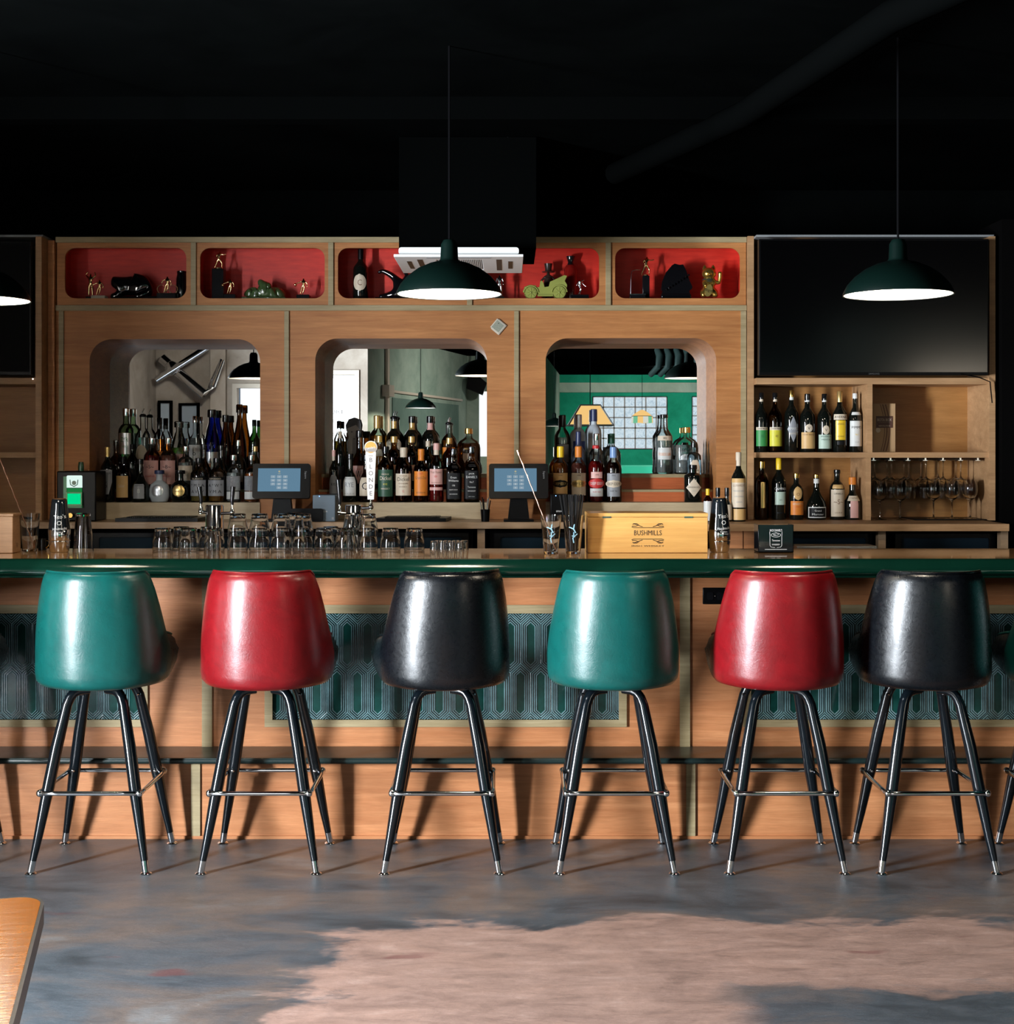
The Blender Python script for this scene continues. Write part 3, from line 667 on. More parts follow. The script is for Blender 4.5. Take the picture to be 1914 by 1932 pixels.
t = thing('banknote', 'folded banknotes pinned askew on the plywood between two mirrors', 'banknote', (X(941, DW), DW - .004, Z(618, DW)))
R = Matrix.Rotation(math.radians(40), 4, 'Y'); G = plain('banknote_print', (.30, .31, .24), .6, bump=.4, bscale=200)
MB().box(-.026, .026, -.006, -.003, -.030, .034, 0, R, (0, 0, 0)).box(-.034, .022, -.010, -.007, -.026, .030, 0, R, (0, 0, 0)).build('folded_notes', PAPER, t)
MB().box(-.029, .017, -.0112, -.0105, -.021, .025, 0, R, (0, 0, 0)).build('printed_face', G, t)
MB().ball((0, -.012, .02), .003).build('pin', CHROME, t)

# ------------------------------------------------------------------ back counter and what stands below it
def counter(x0, x1, yf, label, mat=COUNTERW):
    o = MB().box(x0, x1, yf, DW - .009 if x0 < 1 else DW + .39, ZC - .034, ZC).build('back_counter', mat, bevel=.003)
    return tag(o, label, 'counter')
counter(X(-260, 6.94), X(1112, 6.94), 6.94, 'long grey brown wooden counter under the three mirrors')
o = tag(MB().box(X(1112.5, 6.94), 1.2532, 6.75, 7.188, ZC - .034, ZC).box(1.2532, X(1905, 6.75), 6.75, 7.6, ZC - .034, ZC).build('back_counter', SHELFW), 'orange wooden counter under the right shelving, jutting further forward', 'counter')
def post(px, wpx, D, label, mat=COUNTERW):
    tag(MB().box(X(px - wpx / 2, D), X(px + wpx / 2, D), D, D + .05, 0, ZC - .035).build('counter_post', mat), label, 'post', 'wooden posts carrying the back counter')
post(908, 14, 7.0, 'wooden post under the back counter, between the two touch screens'); post(1665, 14, 6.85, 'wooden post under the right counter, below the hanging wine glasses')
post(1896, 14, 6.85, 'wooden post at the right end of the right counter')
tag(MB().box(X(1376, 6.9), X(1402, 6.9), 6.9, 6.93, .0, ZC - .035).box(X(1404, 6.9), X(1424, 6.9), 6.9, 6.93, 0, ZC - .035).build('end_panel', PLYF), 'plywood end panel under the right counter beside the black napkin caddy', 'panel')
def cooler(x0, x1, D, label):
    t = thing('bottle_cooler', label, 'cooler', ((x0 + x1) / 2, D, 0)); h = ZC - .037; w2 = (x1 - x0) / 2
    MB().box(-w2, w2, 0, .17, 0.02, h).build('housing', BLACKW, t)
    MB().holed(-w2 + .02, w2 - .02, .12, h - .02, [rrect(-w2 + .05, w2 - .05, .16, h - .04, .01, 2)], -.02, 0).build('door', PLASTIC, t)
    MB().box(-w2 + .05, w2 - .05, -.008, -.002, .16, h - .04).build('door_glass', plain('cooler_glass', (.01, .02, .03), .1), t)
    MB().tube([(w2 - .035, -.02, .5), (w2 - .035, -.045, .52), (w2 - .035, -.045, .8), (w2 - .035, -.02, .82)], .007).build('handle', STEEL, t)
cooler(X(170, 7.0), X(555, 7.0), 7.0, 'black bottle cooler under the left part of the back counter')
cooler(X(565, 7.0), X(892, 7.0), 7.0, 'black bottle cooler with a dark glass door behind the small stacked glasses')
cooler(X(925, 7.0), X(1110, 7.0), 7.0, 'black bottle cooler half hidden behind the pint glass of straws')
cooler(X(1430, 6.95), X(1652, 6.95), 6.95, 'black cooler under the right counter beside the napkin caddy')
cooler(X(1680, 6.95), X(1884, 6.95), 6.95, 'black cooler under the right counter below the wine glasses')
tag(MB().box(-2.5, 2.4, 6.21, 6.52, .74, .78).box(-2.5, 2.4, 6.21, 6.23, .3, .74).build('under_bar_sink', STEEL, bevel=.004), 'steel work bench behind the bar that carries the tap towers', 'work bench')
tag(MB().box(X(1500, 6.5), X(1650, 6.5), 6.45, 6.6, .78, 1.10).box(X(1515, 6.5), X(1600, 6.5), 6.44, 6.45, 1.09, 1.096).build('steel_tray', STEEL), 'dull steel tray edge showing behind the bar right of the napkin caddy', 'tray')
# back-counter mats
def mat_(px0, px1, label):
    D = 7.0; x0, x1 = X(px0, D), X(px1, D)
    m = MB().add([(x0, 6.955, ZC), (x1 - .02, 6.955, ZC), (x1, 7.13, ZC + .002), (x0 + .04, 7.13, ZC + .002), (x0, 6.955, ZC + .018), (x1 - .02, 6.955, ZC + .018), (x1, 7.13, ZC + .02), (x0 + .04, 7.13, ZC + .02)],
                 [(0, 1, 2, 3), (4, 7, 6, 5), (0, 4, 5, 1), (1, 5, 6, 2), (2, 6, 7, 3), (3, 7, 4, 0)])
    m2 = MB()
    for k in range(34):
        x = x0 + .05 + (x1 - x0 - .1) * k / 34; m.box(x, x + .005, 6.97, 7.12, ZC + .019, ZC + .024)
    tag(m.build('bar_mat', PLASTIC), label, 'bar mat')
mat_(222, 384, 'black rubber bar mat on the counter below the left mirror'); mat_(708, 850, 'black ribbed bar mat on the counter below the middle mirror')

# ------------------------------------------------------------------ shelving at the right and at the left edge
def shelving(x0, x1, xm, label):
    t = thing('shelving_unit', label, 'shelving', (0, 7.1, ZC)); yb = 7.42
    def q(m, n, mt=SHELFW): m.v = [(x, y - 7.1, z - ZC) for x, y, z in m.v]; return m.build(n, mt, t)
    zt, zm = Z(713, 7.1), Z(853.5, 7.1); w_ = .030
    q(B().box(x0, x1, yb, yb + .01, ZC + .001, Z(447, 7.1)), 'back_panel', SHELFV)
    q(B().box(x0, x1, 7.1, yb, zt - .032, zt), 'top_shelf'); q(B().box(x0, x1, 7.1, yb, zm - .027, zm), 'middle_shelf')
    if xm: q(B().box(xm - .013, xm + .013, 7.1, yb, zm, zt - .032), 'divider'); q(B().box(xm - .021, xm + .005, 7.1, yb, ZC + .001, zm - .027), 'divider')
    q(B().box(x1, x1 + w_, 7.08, yb + .01, ZC + .001, Z(447, 7.1)), 'side_board')
    q(B().box(x0, x1 + w_, 7.1, yb, Z(447, 7.1), Z(443, 7.1)), 'top_trim', GREYP)
    return t
rs = shelving(1.2535, X(1865, 7.1), X(1642, 7.1), 'pine shelving with two tiers of bottles and wine glasses, right of the mirrors')
ls = shelving(X(-330, 7.1), -2.3855, None, 'dark unlit shelving at the left edge with one bare shelf')
# televisions
def tv(x0, x1, z0, z1, label, scr=None):
    cx = (x0 + x1) / 2; t = thing('television', label, 'television', (cx, 7.06, z0))
    MB().box(x0 - cx, x1 - cx, -.018, .025, 0, z1 - z0).build('bezel', PLASTIC, t, bevel=.003)
    MB().box(x0 - cx + .008, x1 - cx - .008, -.021, -.0185, .016, z1 - z0 - .008).build('screen', scr or TVS, t)
    MB().box(-.1, .1, .025, .34, .1, z1 - z0 - .1).build('wall_mount', BLACKW, t)
    MB().text('SAMSUNG', 0, .008, .012, lambda x, z: (x, -.0195, z)).build('logo', plain('dim_print', (.08, .08, .08)), t)
    return t
TVS = plain('tv_panel', (.001, .001, .0012), .13, spec=.35)
tv(1.256, X(1864, 7.06), Z(708.5, 7.06), Z(452, 7.06), 'large black television above the right shelving, reflecting green and white light')
tv(X(-340, 7.06), X(61, 7.06), Z(708, 7.06), Z(456, 7.06), 'black television in the dark at the left edge with a tiny standby light', plain('matte_tv_panel', (.0015, .0015, .0015), .6, spec=.05))
tag(MB().ball((X(62, 7.095), 7.095, Z(715, 7.095)), .0035).build('standby_light', emis('led_white', (1, 1, 1), 3)), 'tiny white standby light glowing below the left television', 'indicator light')
tag(MB().tube([(X(1815, 7.03), 7.04, Z(705, 7.03)), (X(1850, 7.03), 7.04, Z(712, 7.03)), (X(1872, 7.03), 7.055, Z(720, 7.03)), (X(1876, 7.03), 7.055, Z(760, 7.03))], .003).build('television_cable', PLASTIC), 'thin black cable looping from the right television down the side board', 'cable')
tag(MB().box(X(1885, 7.1), 6.0, 7.05, 7.4, 0, 2.7).build('black_partition', BLACKW), 'black painted partition right of the shelving at the picture edge', 'partition')

# ------------------------------------------------------------------ ceiling air conditioner and the black duct box above it
ax0, ax1 = X(743, 6.2), X(988, 6.2); az = Z(484.5, 6.2); cx = (ax0 + ax1) / 2; w2 = (ax1 - ax0) / 2
t = thing('ceiling_air_conditioner', 'white cassette air conditioner hanging from the ceiling behind the middle lamp', 'air conditioner', (cx, 6.2, az))
MB().holed(-w2, w2, 0, .57, [[(-w2 * .36, .1), (w2 * .36, .1), (w2 * .36, .45), (-w2 * .36, .45)]], 0, .012).build('face_panel', WHITEP, t, bevel=.002)
fp = t.children[0]; fp.rotation_euler = (PI / 2, 0, 0); fp.scale = (1, 1, -1); fp.location = (0, 0, .012); fp.rotation_euler = (-PI / 2, 0, 0); fp.scale = (1, -1, 1)
fp.scale = (1, 1, 1); fp.rotation_euler = (0, 0, 0); fp.location = (0, 0, 0)
for v in fp.data.vertices: v.co = Vector((v.co.x, v.co.z, v.co.y))
fp.data.flip_normals()
MB().prism(rrect(-w2 + .02, w2 - .02, .012, .045, .012, 3), .02, .55).build('housing', WHITEP, t)
m = MB()
for k in range(26): x = -w2 * .36 + w2 * .72 * k / 25; m.box(x - .002, x + .002, .1, .45, .002, .010)
m.build('intake_grille', WHITEP, t); MB().box(-w2 * .36, w2 * .36, .1, .45, .011, .016).build('filter', PLASTIC, t)
for s in (-1, 1): MB().box(s * w2 * .62 - .012, s * w2 * .62 + .012, .09, .46, -.001, .004).box(s * w2 * .80 - .010, s * w2 * .80 + .010, .15, .40, -.001, .004).build('air_slot', PLASTIC, t)
MB().box(-w2 * .5, w2 * .5, .02, .045, -.001, .003).build('louvre', GREYP, t)
for s in (-1, 1): MB().tube([(s * w2 * .76, .12, .045), (s * w2 * .76, .12, CEIL - az)], .003).build('hanging_rod', STEEL, t)
tag(MB().box(X(753, 6.3), X(1012, 6.3), 6.3, 6.85, Z(468, 6.3), CEIL - .005).build('duct_box', BLACKP), 'black square duct box hanging above the white air conditioner', 'duct')
t = dup(t); t.location = (4.25, -5.9, 2.42); t['label'] = 'white cassette air conditioner seen small in the right mirror'
tag(MB().box(4.0, 4.6, -5.8, -5.3, 2.47, CEIL - .005).build('duct_box', SAGED), 'dark green duct box above the far air conditioner, seen in the right mirror', 'duct')

# ------------------------------------------------------------------ stained glass lamps the right mirror shows
AMB = emis('lit_amber_glass', (1.0, .62, .22), 1.1); LEAD = plain('lead_came', (.01, .012, .008), .5)
GRN = emis('lit_green_glass', (.25, .75, .45), .8); WHG = emis('lit_white_glass', (.9, .9, .8), .9)
t = thing('stained_glass_lamp', 'large square amber stained glass lamp shade in the right mirror', 'lamp', (X(1114, 17.1), 15.14 - 17.1, 1.845))
m = MB(); q = [(-.27, -.16, 0), (.27, -.16, 0), (.27, .16, 0), (-.27, .16, 0), (-.12, -.07, .245), (.12, -.07, .245), (.12, .07, .245), (-.12, .07, .245)]
m.add(q, [(0, 1, 5, 4), (1, 2, 6, 5), (2, 3, 7, 6), (3, 0, 4, 7)]).build('glass_shade', AMB, t)
m = MB()
for a, b in ((0, 1), (1, 2), (2, 3), (3, 0), (4, 5), (5, 6), (6, 7), (7, 4), (0, 4), (1, 5), (2, 6), (3, 7)): m.tube([q[a], q[b]], .010, 6)
m.build('lead_frame', LEAD, t); MB().tube([(0, 0, .245), (0, 0, CEIL - 1.845)], .005).build('cord', BLACKP, t)
t = thing('stained_glass_lamp', 'small round amber and green stained glass lamp in the right mirror', 'lamp', (X(1212, 22), 15.14 - 22, 1.96))
MB().lathe([(.165, .115), (.10, .17), (.02, .215)], n=12, smooth=False, cap=False).build('glass_shade', AMB, t)
m = MB()
for k in range(12):
    a, b = 2 * PI * k / 12, 2 * PI * (k + 1) / 12
    m.add([(.165 * math.cos(a), .165 * math.sin(a), .115), (.165 * math.cos(b), .165 * math.sin(b), .115), (.17 * math.cos(b), .17 * math.sin(b), .01), (.17 * math.cos(a), .17 * math.sin(a), .01)], [(0, 1, 2, 3)], k % 3)
m.build('glass_skirt', [AMB, GRN, WHG], t); MB().lathe([(.168, .112), (.168, .120)], n=12).build('lead_band', LEAD, t); MB().tube([(0, 0, .21), (0, 0, CEIL - 1.96)], .004).build('cord', BLACKP, t)

# ------------------------------------------------------------------ table corner in front
t = thing('table', 'orange wooden table with a black edge, its rounded corner at the lower left', 'table', (-1.35, 2.0, 0), rz=math.radians(14))
A = math.radians(-14); R = lambda x, y: ((x + 1.35) * math.cos(A) - (y - 2.0) * math.sin(A), (x + 1.35) * math.sin(A) + (y - 2.0) * math.cos(A))
xr, yr = R(X(80, 2.47), 2.49); out = rrect(-.6, xr, -.7, yr, (.06, .06, .05, .06), 8)
def slab(m, pts, z0, z1, mi=0, smooth=False):
    n = len(pts); vs = [(x, y, z0) for x, y in pts] + [(x, y, z1) for x, y in pts]
    return m.add(vs, [tuple(range(n))[::-1], tuple(range(n, 2 * n))], mi).add(vs, [(i, (i + 1) % n, n + (i + 1) % n, n + i) for i in range(n)], mi, smooth)
slab(MB(), rrect(-.594, xr - .006, -.694, yr - .006, (.054, .054, .044, .054), 8), .722, .752).build('table_top', TABLEW, t)
slab(MB(), out, .716, .7515).build('edge_band', plain('black_rubber_edge', (.008, .008, .009), .35), t, bevel=.004)
MB().lathe([(.04, .02), (.04, .716)], -.15, -.3, 0, 20).lathe([(.001, 0), (.28, 0), (.27, .02), (.06, .035), (.001, .035)], -.15, -.3, 0, 28).build('pedestal', LEGM, t)
# ------------------------------------------------------------------ bottles
ROW = {1: (7.262, SILL), 2: (7.385, 1.335), 3: (7.500, 1.414), 'U': (7.20, Z(853.5, 7.1)), 'L': (7.18, ZC + .001)}
SH = {  # (r, z) as fractions of radius and height, up to the cap line; neck radius; superellipse power; depth factor
 'wine': ([(.0, 0), (.93, 0), (1, .02), (1, .58), (.93, .64), (.62, .71), (.38, .76), (.33, .82), (.33, .97)], .34, 2, 1),
 'whiskey': ([(0, 0), (.93, 0), (1, .02), (1, .60), (.95, .66), (.72, .72), (.44, .765), (.38, .80), (.38, .97)], .40, 2, 1),
 'vodka': ([(0, 0), (.93, 0), (1, .02), (1, .62), (.94, .68), (.66, .735), (.42, .76), (.38, .80), (.38, .97)], .40, 2, 1),
 'square': ([(0, 0), (.94, 0), (1, .02), (1, .58), (.92, .64), (.60, .70), (.42, .74), (.46, .79), (.40, .84), (.40, .97)], .42, 4.5, 1),
 'flask': ([(0, 0), (.70, 0), (.80, .02), (1, .18), (1, .40), (.88, .54), (.55, .63), (.34, .68), (.32, .78), (.36, .97)], .44, 2, .8),
 'squat': ([(0, 0), (.93, 0), (1, .03), (1, .36), (.94, .44), (.62, .56), (.42, .62), (.38, .70), (.38, .97)], .40, 2, 1),
 'cone': ([(0, 0), (.92, 0), (1, .03), (1, .30), (.90, .40), (.55, .52), (.34, .62), (.28, .72), (.26, .97)], .30, 2, .9),
 'jug': ([(0, 0), (.92, 0), (1, .03), (1, .55), (.95, .64), (.75, .72), (.40, .775), (.30, .80), (.27, .84), (.27, .97)], .30, 2.6, .6),
 'teq': ([(0, 0), (.90, 0), (1, .03), (1, .42), (.96, .52), (.60, .72), (.44, .80), (.42, .97)], .52, 2, 1),
 'tall': ([(0, 0), (.90, 0), (1, .02), (1, .35), (.85, .50), (.50, .68), (.34, .80), (.30, .90), (.30, .97)], .42, 2, 1),
 'round': ([(0, 0), (.88, 0), (1, .06), (1, .46), (.94, .54), (.66, .64), (.34, .69), (.27, .73), (.27, .97)], .30, 2, .85),
 'apoth': ([(0, 0), (.93, 0), (1, .02), (1, .66), (.94, .72), (.60, .77), (.40, .79), (.40, .97)], .42, 2.3, .85),
 'waist': ([(0, 0), (.95, 0), (1, .03), (.93, .22), (.98, .30), (.98, .38), (.93, .42), (1, .56), (.94, .64), (.62, .72), (.46, .76), (.40, .84), (.38, .97)], .42, 2, 1),
}
def surf(r, n, sy, off):
    def fn(x, z):
        q = min(.985, abs(x) / r); y = -(r * (1 - q ** n) ** (1.0 / n)) * sy - off; return (x, y, z)
    return fn
NB = [0]
def bottle(px, top, w_, row, shape, glass, liq, cap, labels, desc, group, texts=(), fill=.62, pour=False, capf=.12, D=None, z0=None, flat=None):
    """labels: (z0, z1, width, material, kind)   texts: (string, z, height, material, width)   all as fractions of the height / radius"""
    D0, zb = ROW[row] if row else (D, z0); D0 = D or D0; zb += .0008
    cx = X(px, D0); R = w_ / 2 * D0 / F; H = Z(top, D0) - zb
    prof, nr, pw, sy = SH[shape]; 
    if flat: sy = flat
    t = thing('liquor_bottle', desc, 'bottle', (cx, D0, zb), group, rz=random.uniform(-.08, .08) if shape != 'square' else random.uniform(-.04, .04)); NB[0] += 1
    P = [(max(r * R, .0001), z * H) for r, z in prof]
    if glass == 'dark' or glass in ('frost', 'matte'):
        MB().lathe(P, n=24, p=pw, sy=sy).build('bottle_glass', GL[glass], t)
    else:
        MB().lathe(P, n=24, p=pw, sy=sy).build('bottle_glass', GL[glass], t)
        if liq:
            # liquid level cuts the profile
            Q = [(max(r * R - .0028, .0001), max(z * H, .006)) for r, z in prof if z < fill]
            for (r0, za), (r1, zb_) in zip(prof, prof[1:]):
                if za < fill <= zb_: k = (fill - za) / (zb_ - za); Q += [(max((r0 + (r1 - r0) * k) * R - .0028, .002), fill * H), (.0001, fill * H)]
            MB().lathe(Q, n=20, p=pw, sy=sy).build('liquid', LQ[liq], t)
    nR = nr * R
    if pour:
        MB().lathe([(.0001, .965 * H), (nR * 1.15, .965 * H), (nR * 1.15, 1.0 * H), (nR * .6, 1.02 * H), (.0001, 1.02 * H)], n=14).tube([(0, 0, 1.0 * H), (-.003, 0, 1.05 * H), (.006, 0, 1.11 * H)], .0032, 8, mi=1).build('pour_spout', [PLASTIC, STEEL], t)
    elif cap:
        c0 = 1 - capf
        MB().lathe([(.0001, c0 * H), (nR * 1.08, c0 * H), (nR * 1.12, (c0 + .02) * H), (nR * 1.10, .99 * H), (nR * .9, H), (.0001, H)], n=16).build('bottle_cap', cap, t)
    for li, la in enumerate(labels):
        a, b, wd, mt = la[:4]; kind = la[4] if len(la) > 4 else 'rect'
        # radius at the label (label lies on the straight part, else on the local profile)
        def rad(z):
            for (r0, q0), (r1, q1) in zip(prof, prof[1:]):
                if q0 <= z <= q1 and q1 > q0: return (r0 + (r1 - r0) * (z - q0) / (q1 - q0)) * R
            return R
        m = MB(); NX = 12; NZ = 10 if kind != 'rect' or abs(rad(a) - rad(b)) > .0001 else 1
        vs = []; fs = []
        for j in range(NZ + 1):
            z = a + (b - a) * j / NZ; u = 2 * j / NZ - 1 if NZ > 1 else 0
            hw = {'rect': 1, 'oval': math.sqrt(max(0, 1 - u * u)), 'diamond': 1 - abs(u), 'shield': min(1, .55 + .9 * (j / NZ)) if NZ > 1 else 1, 'arch': math.sqrt(max(0, 1 - max(0, u) ** 2 * .8))}[kind]
            r = max(rad(z), .004); fn = surf(r, pw, sy, .0008 + .0006 * li)
            for k in range(NX + 1): vs.append(fn((2 * k / NX - 1) * wd * r * hw * .97, z * H))
        for j in range(NZ):
            for k in range(NX): i = j * (NX + 1) + k; fs.append((i, i + 1, i + NX + 2, i + NX + 1))
        m.add(vs, fs, 0, True)
        mats = [mt]
        for tx in texts:
            s, zt, ht, tm, tw = tx
            if a <= zt <= b and not any(q[0] <= zt <= q[1] for q in labels[li + 1:]):
                r = max(rad(zt), .004)
                if tm not in mats: mats.append(tm)
                m.text(s, 0, zt * H, ht * H, surf(r, pw, sy, .0014 + .0006 * li), mats.index(tm), width=tw * r)
        if len(labels) and la is labels[0]:
            for tx in texts:
                if not any(l[0] <= tx[1] <= l[1] for l in labels):
                    r = max(rad(tx[1]), .004)
                    if tx[3] not in mats: mats.append(tx[3])
                    m.text(tx[0], 0, tx[1] * H, tx[2] * H, surf(r, pw, sy, .0012), mats.index(tx[3]), width=tx[4] * r)
        m.build('label', mats, t, recalc=False)
    return t
G1, G2, G3, G4 = 'spirits before the left mirror', 'whiskeys before the middle mirror', 'spirits before the right mirror', 'liqueurs on the right shelving'
K, Wt = BLACKL, WHITEL
# --- left opening
bottle(203, 843, 27, 1, 'wine', 'dark', None, GOLDL, [(.14, .58, .85, GREYL, 'shield'), (.82, .90, 1, GOLDL)], 'dark rum bottle with grey pirate shield label, leftmost in the front row', G1, [('SPICED RUM', .52, .05, K, 1.3), ('%', .32, .16, K, .5)])
bottle(233, 862, 27, 1, 'whiskey', 'brown', 'whiskey', PLASTIC, [(.10, .58, .85, TANL)], 'brown bottle with tan label and black oval, left mirror front row', G1, [('Sailor', .36, .10, CREAML, .9)], fill=.55)
bottle(265, 866, 35, 1, 'cone', 'dark', None, BLACKG, [(.08, .42, .6, GREYL)], 'squat black bottle with small grey portrait label beside the tan labelled one', G1, [('8', .26, .14, Wt, .3), ('RESERVA', .38, .03, K, .9)])
bottle(301, 887, 38, 1, 'flask', 'frost', None, NAVY, [(.16, .56, .62, SILVL, 'oval')], 'frosted pale blue round flask with silver oval label', G1, [('Q', .30, .08, GREYL, .2)])
bottle(340, 887, 38, 1, 'flask', 'dark', None, BLACKG, [(.16, .56, .62, GOLDL, 'oval')], 'black round flask with champagne gold oval label', G1, [('ANEJO', .34, .06, K, .7)])
bottle(376, 864, 33, 1, 'whiskey', 'clear', 'gold', BLACKG, [(.14, .50, .9, GREYL), (.50, .57, .95, K)], 'clear bottle with black and white picture label and pale drink at its foot', G1, [('BLANCO', .53, .05, CREAML, 1.2), ('* M * A', .38, .10, K, 1.5), ('A V W', .24, .10, K, 1.4)], fill=.14)
bottle(410, 864, 34, 1, 'whiskey', 'clear', 'amber', BLACKG, [(.14, .50, .9, GREYL), (.50, .57, .95, K)], 'clear bottle with black and white picture label and amber drink at its foot', G1, [('REPOSADO', .53, .05, CREAML, 1.3), ('A * W *', .38, .10, K, 1.5), ('V M A', .24, .10, K, 1.4)], fill=.14)
CRY = plain('cut_crystal', (.55, .56, .58), .12, metal=.6, bump=1.0, bscale=260)
bottle(441, 858, 27, 1, 'vodka', 'clear', 'clear', CHROME, [(.24, .55, .99, CRY), (.06, .22, .9, Wt)], 'clear bottle with sparkling cut pattern and white foot label, beside the tap tower', G1)
bottle(475, 858, 27, 1, 'vodka', 'clear', 'orange', CHROME, [(.24, .55, .99, CRY), (.06, .22, .9, Wt)], 'orange tinted bottle with sparkling cut pattern, partly behind the left touch screen', G1, fill=.6)
bottle(219, 830, 30, 2, 'round', 'brown', 'whiskey', GL['clear'], [(.2, .4, .7, K)], 'round brown decanter with glass stopper in the dark corner of the left opening', G1, fill=.4)
bottle(250, 838, 24, 2, 'wine', 'green', None, PLASTIC, [(.2, .45, .8, K)], 'slim dark green bottle between the decanter and the red bottle, left opening', G1)
bottle(287, 826, 31, 2, 'whiskey', 'clear', 'red', CHROME, [(.10, .56, .93, PINKL)], 'clear bottle of deep red spirit with pink scribbled label', G1, [('~S~', .44, .10, K, 1.0), ('grapefruit', .26, .05, REDL, 1.2)], fill=.66)
bottle(318, 826, 31, 2, 'whiskey', 'clear', 'pink', CHROME, [(.10, .56, .93, PINKL)], 'clear bottle of coral pink spirit with pink scribbled label, right of the red one', G1, [('~B~', .44, .10, K, 1.0), ('melon', .26, .05, REDL, 1.0)], fill=.66)
bottle(351, 842, 30, 2, 'vodka', 'clear', 'clear', CHROME, [(.2, .55, .9, CREAML)], 'clear bottle with faint cream label above the black round flask', G1, [('GIN', .4, .1, GREYL, .7)])
bottle(385, 838, 28, 2, 'squat', 'brown', 'amber', BLACKG, [(.1, .3, .9, K)], 'amber bottle with black cap behind the picture label bottles', G1, fill=.5)
bottle(418, 840, 29, 2, 'squat', 'dark', None, BLACKG, [(.1, .4, .9, BROWNL)], 'near black bottle with brown label behind the amber footed one', G1)
bottle(450, 830, 29, 2, 'round', 'dark', None, CHROME, [(.15, .4, .7, GREYL)], 'dark round bottle with a bright cap beneath the tall brown neck', G1)
bottle(482, 842, 24, 2, 'wine', 'green', None, GOLDL, [(.15, .4, .9, CREAML)], 'green bottle at the right end of the left opening, second tier', G1)
bottle(238, 770, 29, 3, 'vodka', 'pale', 'clear', CHROME, [(.30, .62, .8, SILVL)], 'tall pale green vodka bottle standing high in the left mirror', G1, [('ZYR', .52, .10, GREENL, 1.0), ('*', .40, .1, GREENL, .5)])
bottle(270, 783, 28, 3, 'whiskey', 'clear', 'clear', CHROME, [(.1, .5, .8, CREAML, 'oval')], 'clear bottle with cream oval label and pour spout before the dark picture frame', G1, pour=True)
bottle(301, 788, 22, 3, 'whiskey', 'clear', 'whiskey', BLACKG, [(.1, .4, .9, ORAL)], 'narrow whiskey bottle with a long black cap and orange label, left mirror top tier', G1, capf=.2)
bottle(338, 795, 31, 3, 'teq', 'clear', 'lime', GL['clear'], [(.12, .38, .9, PINKL)], 'wide necked bottle of yellow green spirit with a glass stopper', G1, fill=.5)
bottle(368, 785, 26, 3, 'round', 'clear', 'clear', CHROME, [(.22, .5, .8, Wt)], 'clear round shouldered bottle with a small black bell on its label', G1, [('o', .36, .12, K, .5)])
bottle(400, 773, 29, 3, 'teq', 'blue', 'clear', BLACKG, [(.05, .34, .92, SILVL)], 'cobalt blue flared neck tequila bottle with silver lower half', G1, [('A', .2, .14, DGREENL, .5)], fill=.4)
bottle(426, 783, 22, 3, 'teq', 'brown', 'amber', BLACKG, [(.05, .16, .9, K)], 'amber flared neck bottle between the blue one and the tall brown one', G1, fill=.45)
bottle(452, 763, 27, 3, 'tall', 'brown', None, GL['brown'], [(.05, .2, .8, K)], 'tallest brown bottle with a long swelling neck against the bright window', G1)
bottle(480, 792, 22, 3, 'wine', 'green', None, PLASTIC, [(.1, .4, .9, GREYL)], 'green wine shaped bottle at the right edge of the left mirror, top tier', G1)
# --- middle opening
bottle(630, 849, 18, 1, 'wine', 'dark', None, PINKL, [(.16, .52, .9, GREYL, 'arch'), (.80, .88, 1, CREAML)], 'slim dark bottle with pink neck seal at the left of the middle opening', G2, [('RYE', .34, .08, K, 1.0)])
bottle(661, 856, 29, 1, 'squat', 'dark', None, BLACKG, [(.13, .52, .86, Wt)], 'dark rye bottle with ornate white label, left of the beer tap handle', G2, [('RYE', .36, .14, GREYL, 1.2), ('* * * *', .17, .05, GREYL, 1.3), ('REDEMPTION', .48, .035, GREYL, 1.3)])
bottle(691, 858, 28, 1, 'squat', 'brown', 'whiskey', BLACKG, [(.13, .52, .86, CREAML)], 'whiskey bottle with round black emblem label, behind the white beer tap handle', G2, [('O', .34, .22, K, 1.1)])
bottle(728, 842, 31, 1, 'whiskey', 'brown', 'whiskey', BLACKG, [(.10, .58, .9, DGREENL)], 'whiskey bottle with dark green label just right of the beer tap handle', G2, [('GEORGE', .50, .035, CREAML, .9), ('Dickel', .43, .10, CREAML, 1.4), ('RYE', .32, .045, YELL, .5), ('WHISKY', .24, .045, CREAML, 1.1)], fill=.6)
bottle(762, 844, 32, 1, 'whiskey', 'brown', 'whiskey', CREAML, [(.12, .52, .92, CREAML), (.82, .96, 1.1, CREAML)], 'whiskey bottle with large cream label and cream neck strip', G2, [('GEORGE', .48, .03, BROWNL, .9), ('Dickel', .42, .10, K, 1.4), ('TENNESSEE', .34, .035, BROWNL, 1.2), ('WHISKY', .28, .035, BROWNL, 1.0), ('12', .20, .06, REDL, .3)], fill=.6)
bottle(795, 847, 28, 1, 'whiskey', 'brown', 'amber', ORAL, [(.12, .58, .92, ORAL), (.78, .92, 1.1, ORAL)], 'bourbon bottle with orange gold label and orange neck strip', G2, [('OLD', .54, .05, REDL, .6), ('Grand-Dad', .46, .08, BROWNL, 1.5), ('BOURBON', .18, .04, BROWNL, 1.2)], fill=.6)
bottle(824, 836, 27, 1, 'whiskey', 'clear', 'red', PINKL, [(.30, .56, .92, PINKL), (.20, .25, .92, PINKL), (.80, .90, 1.05, CREAML)], 'bourbon bottle with pale pink label showing a red rose emblem', G2, [('Four Roses', .51, .06, BROWNL, 1.5), ('*', .42, .10, REDL, .5), ('BOURBON', .33, .03, BROWNL, 1.2)], fill=.56)
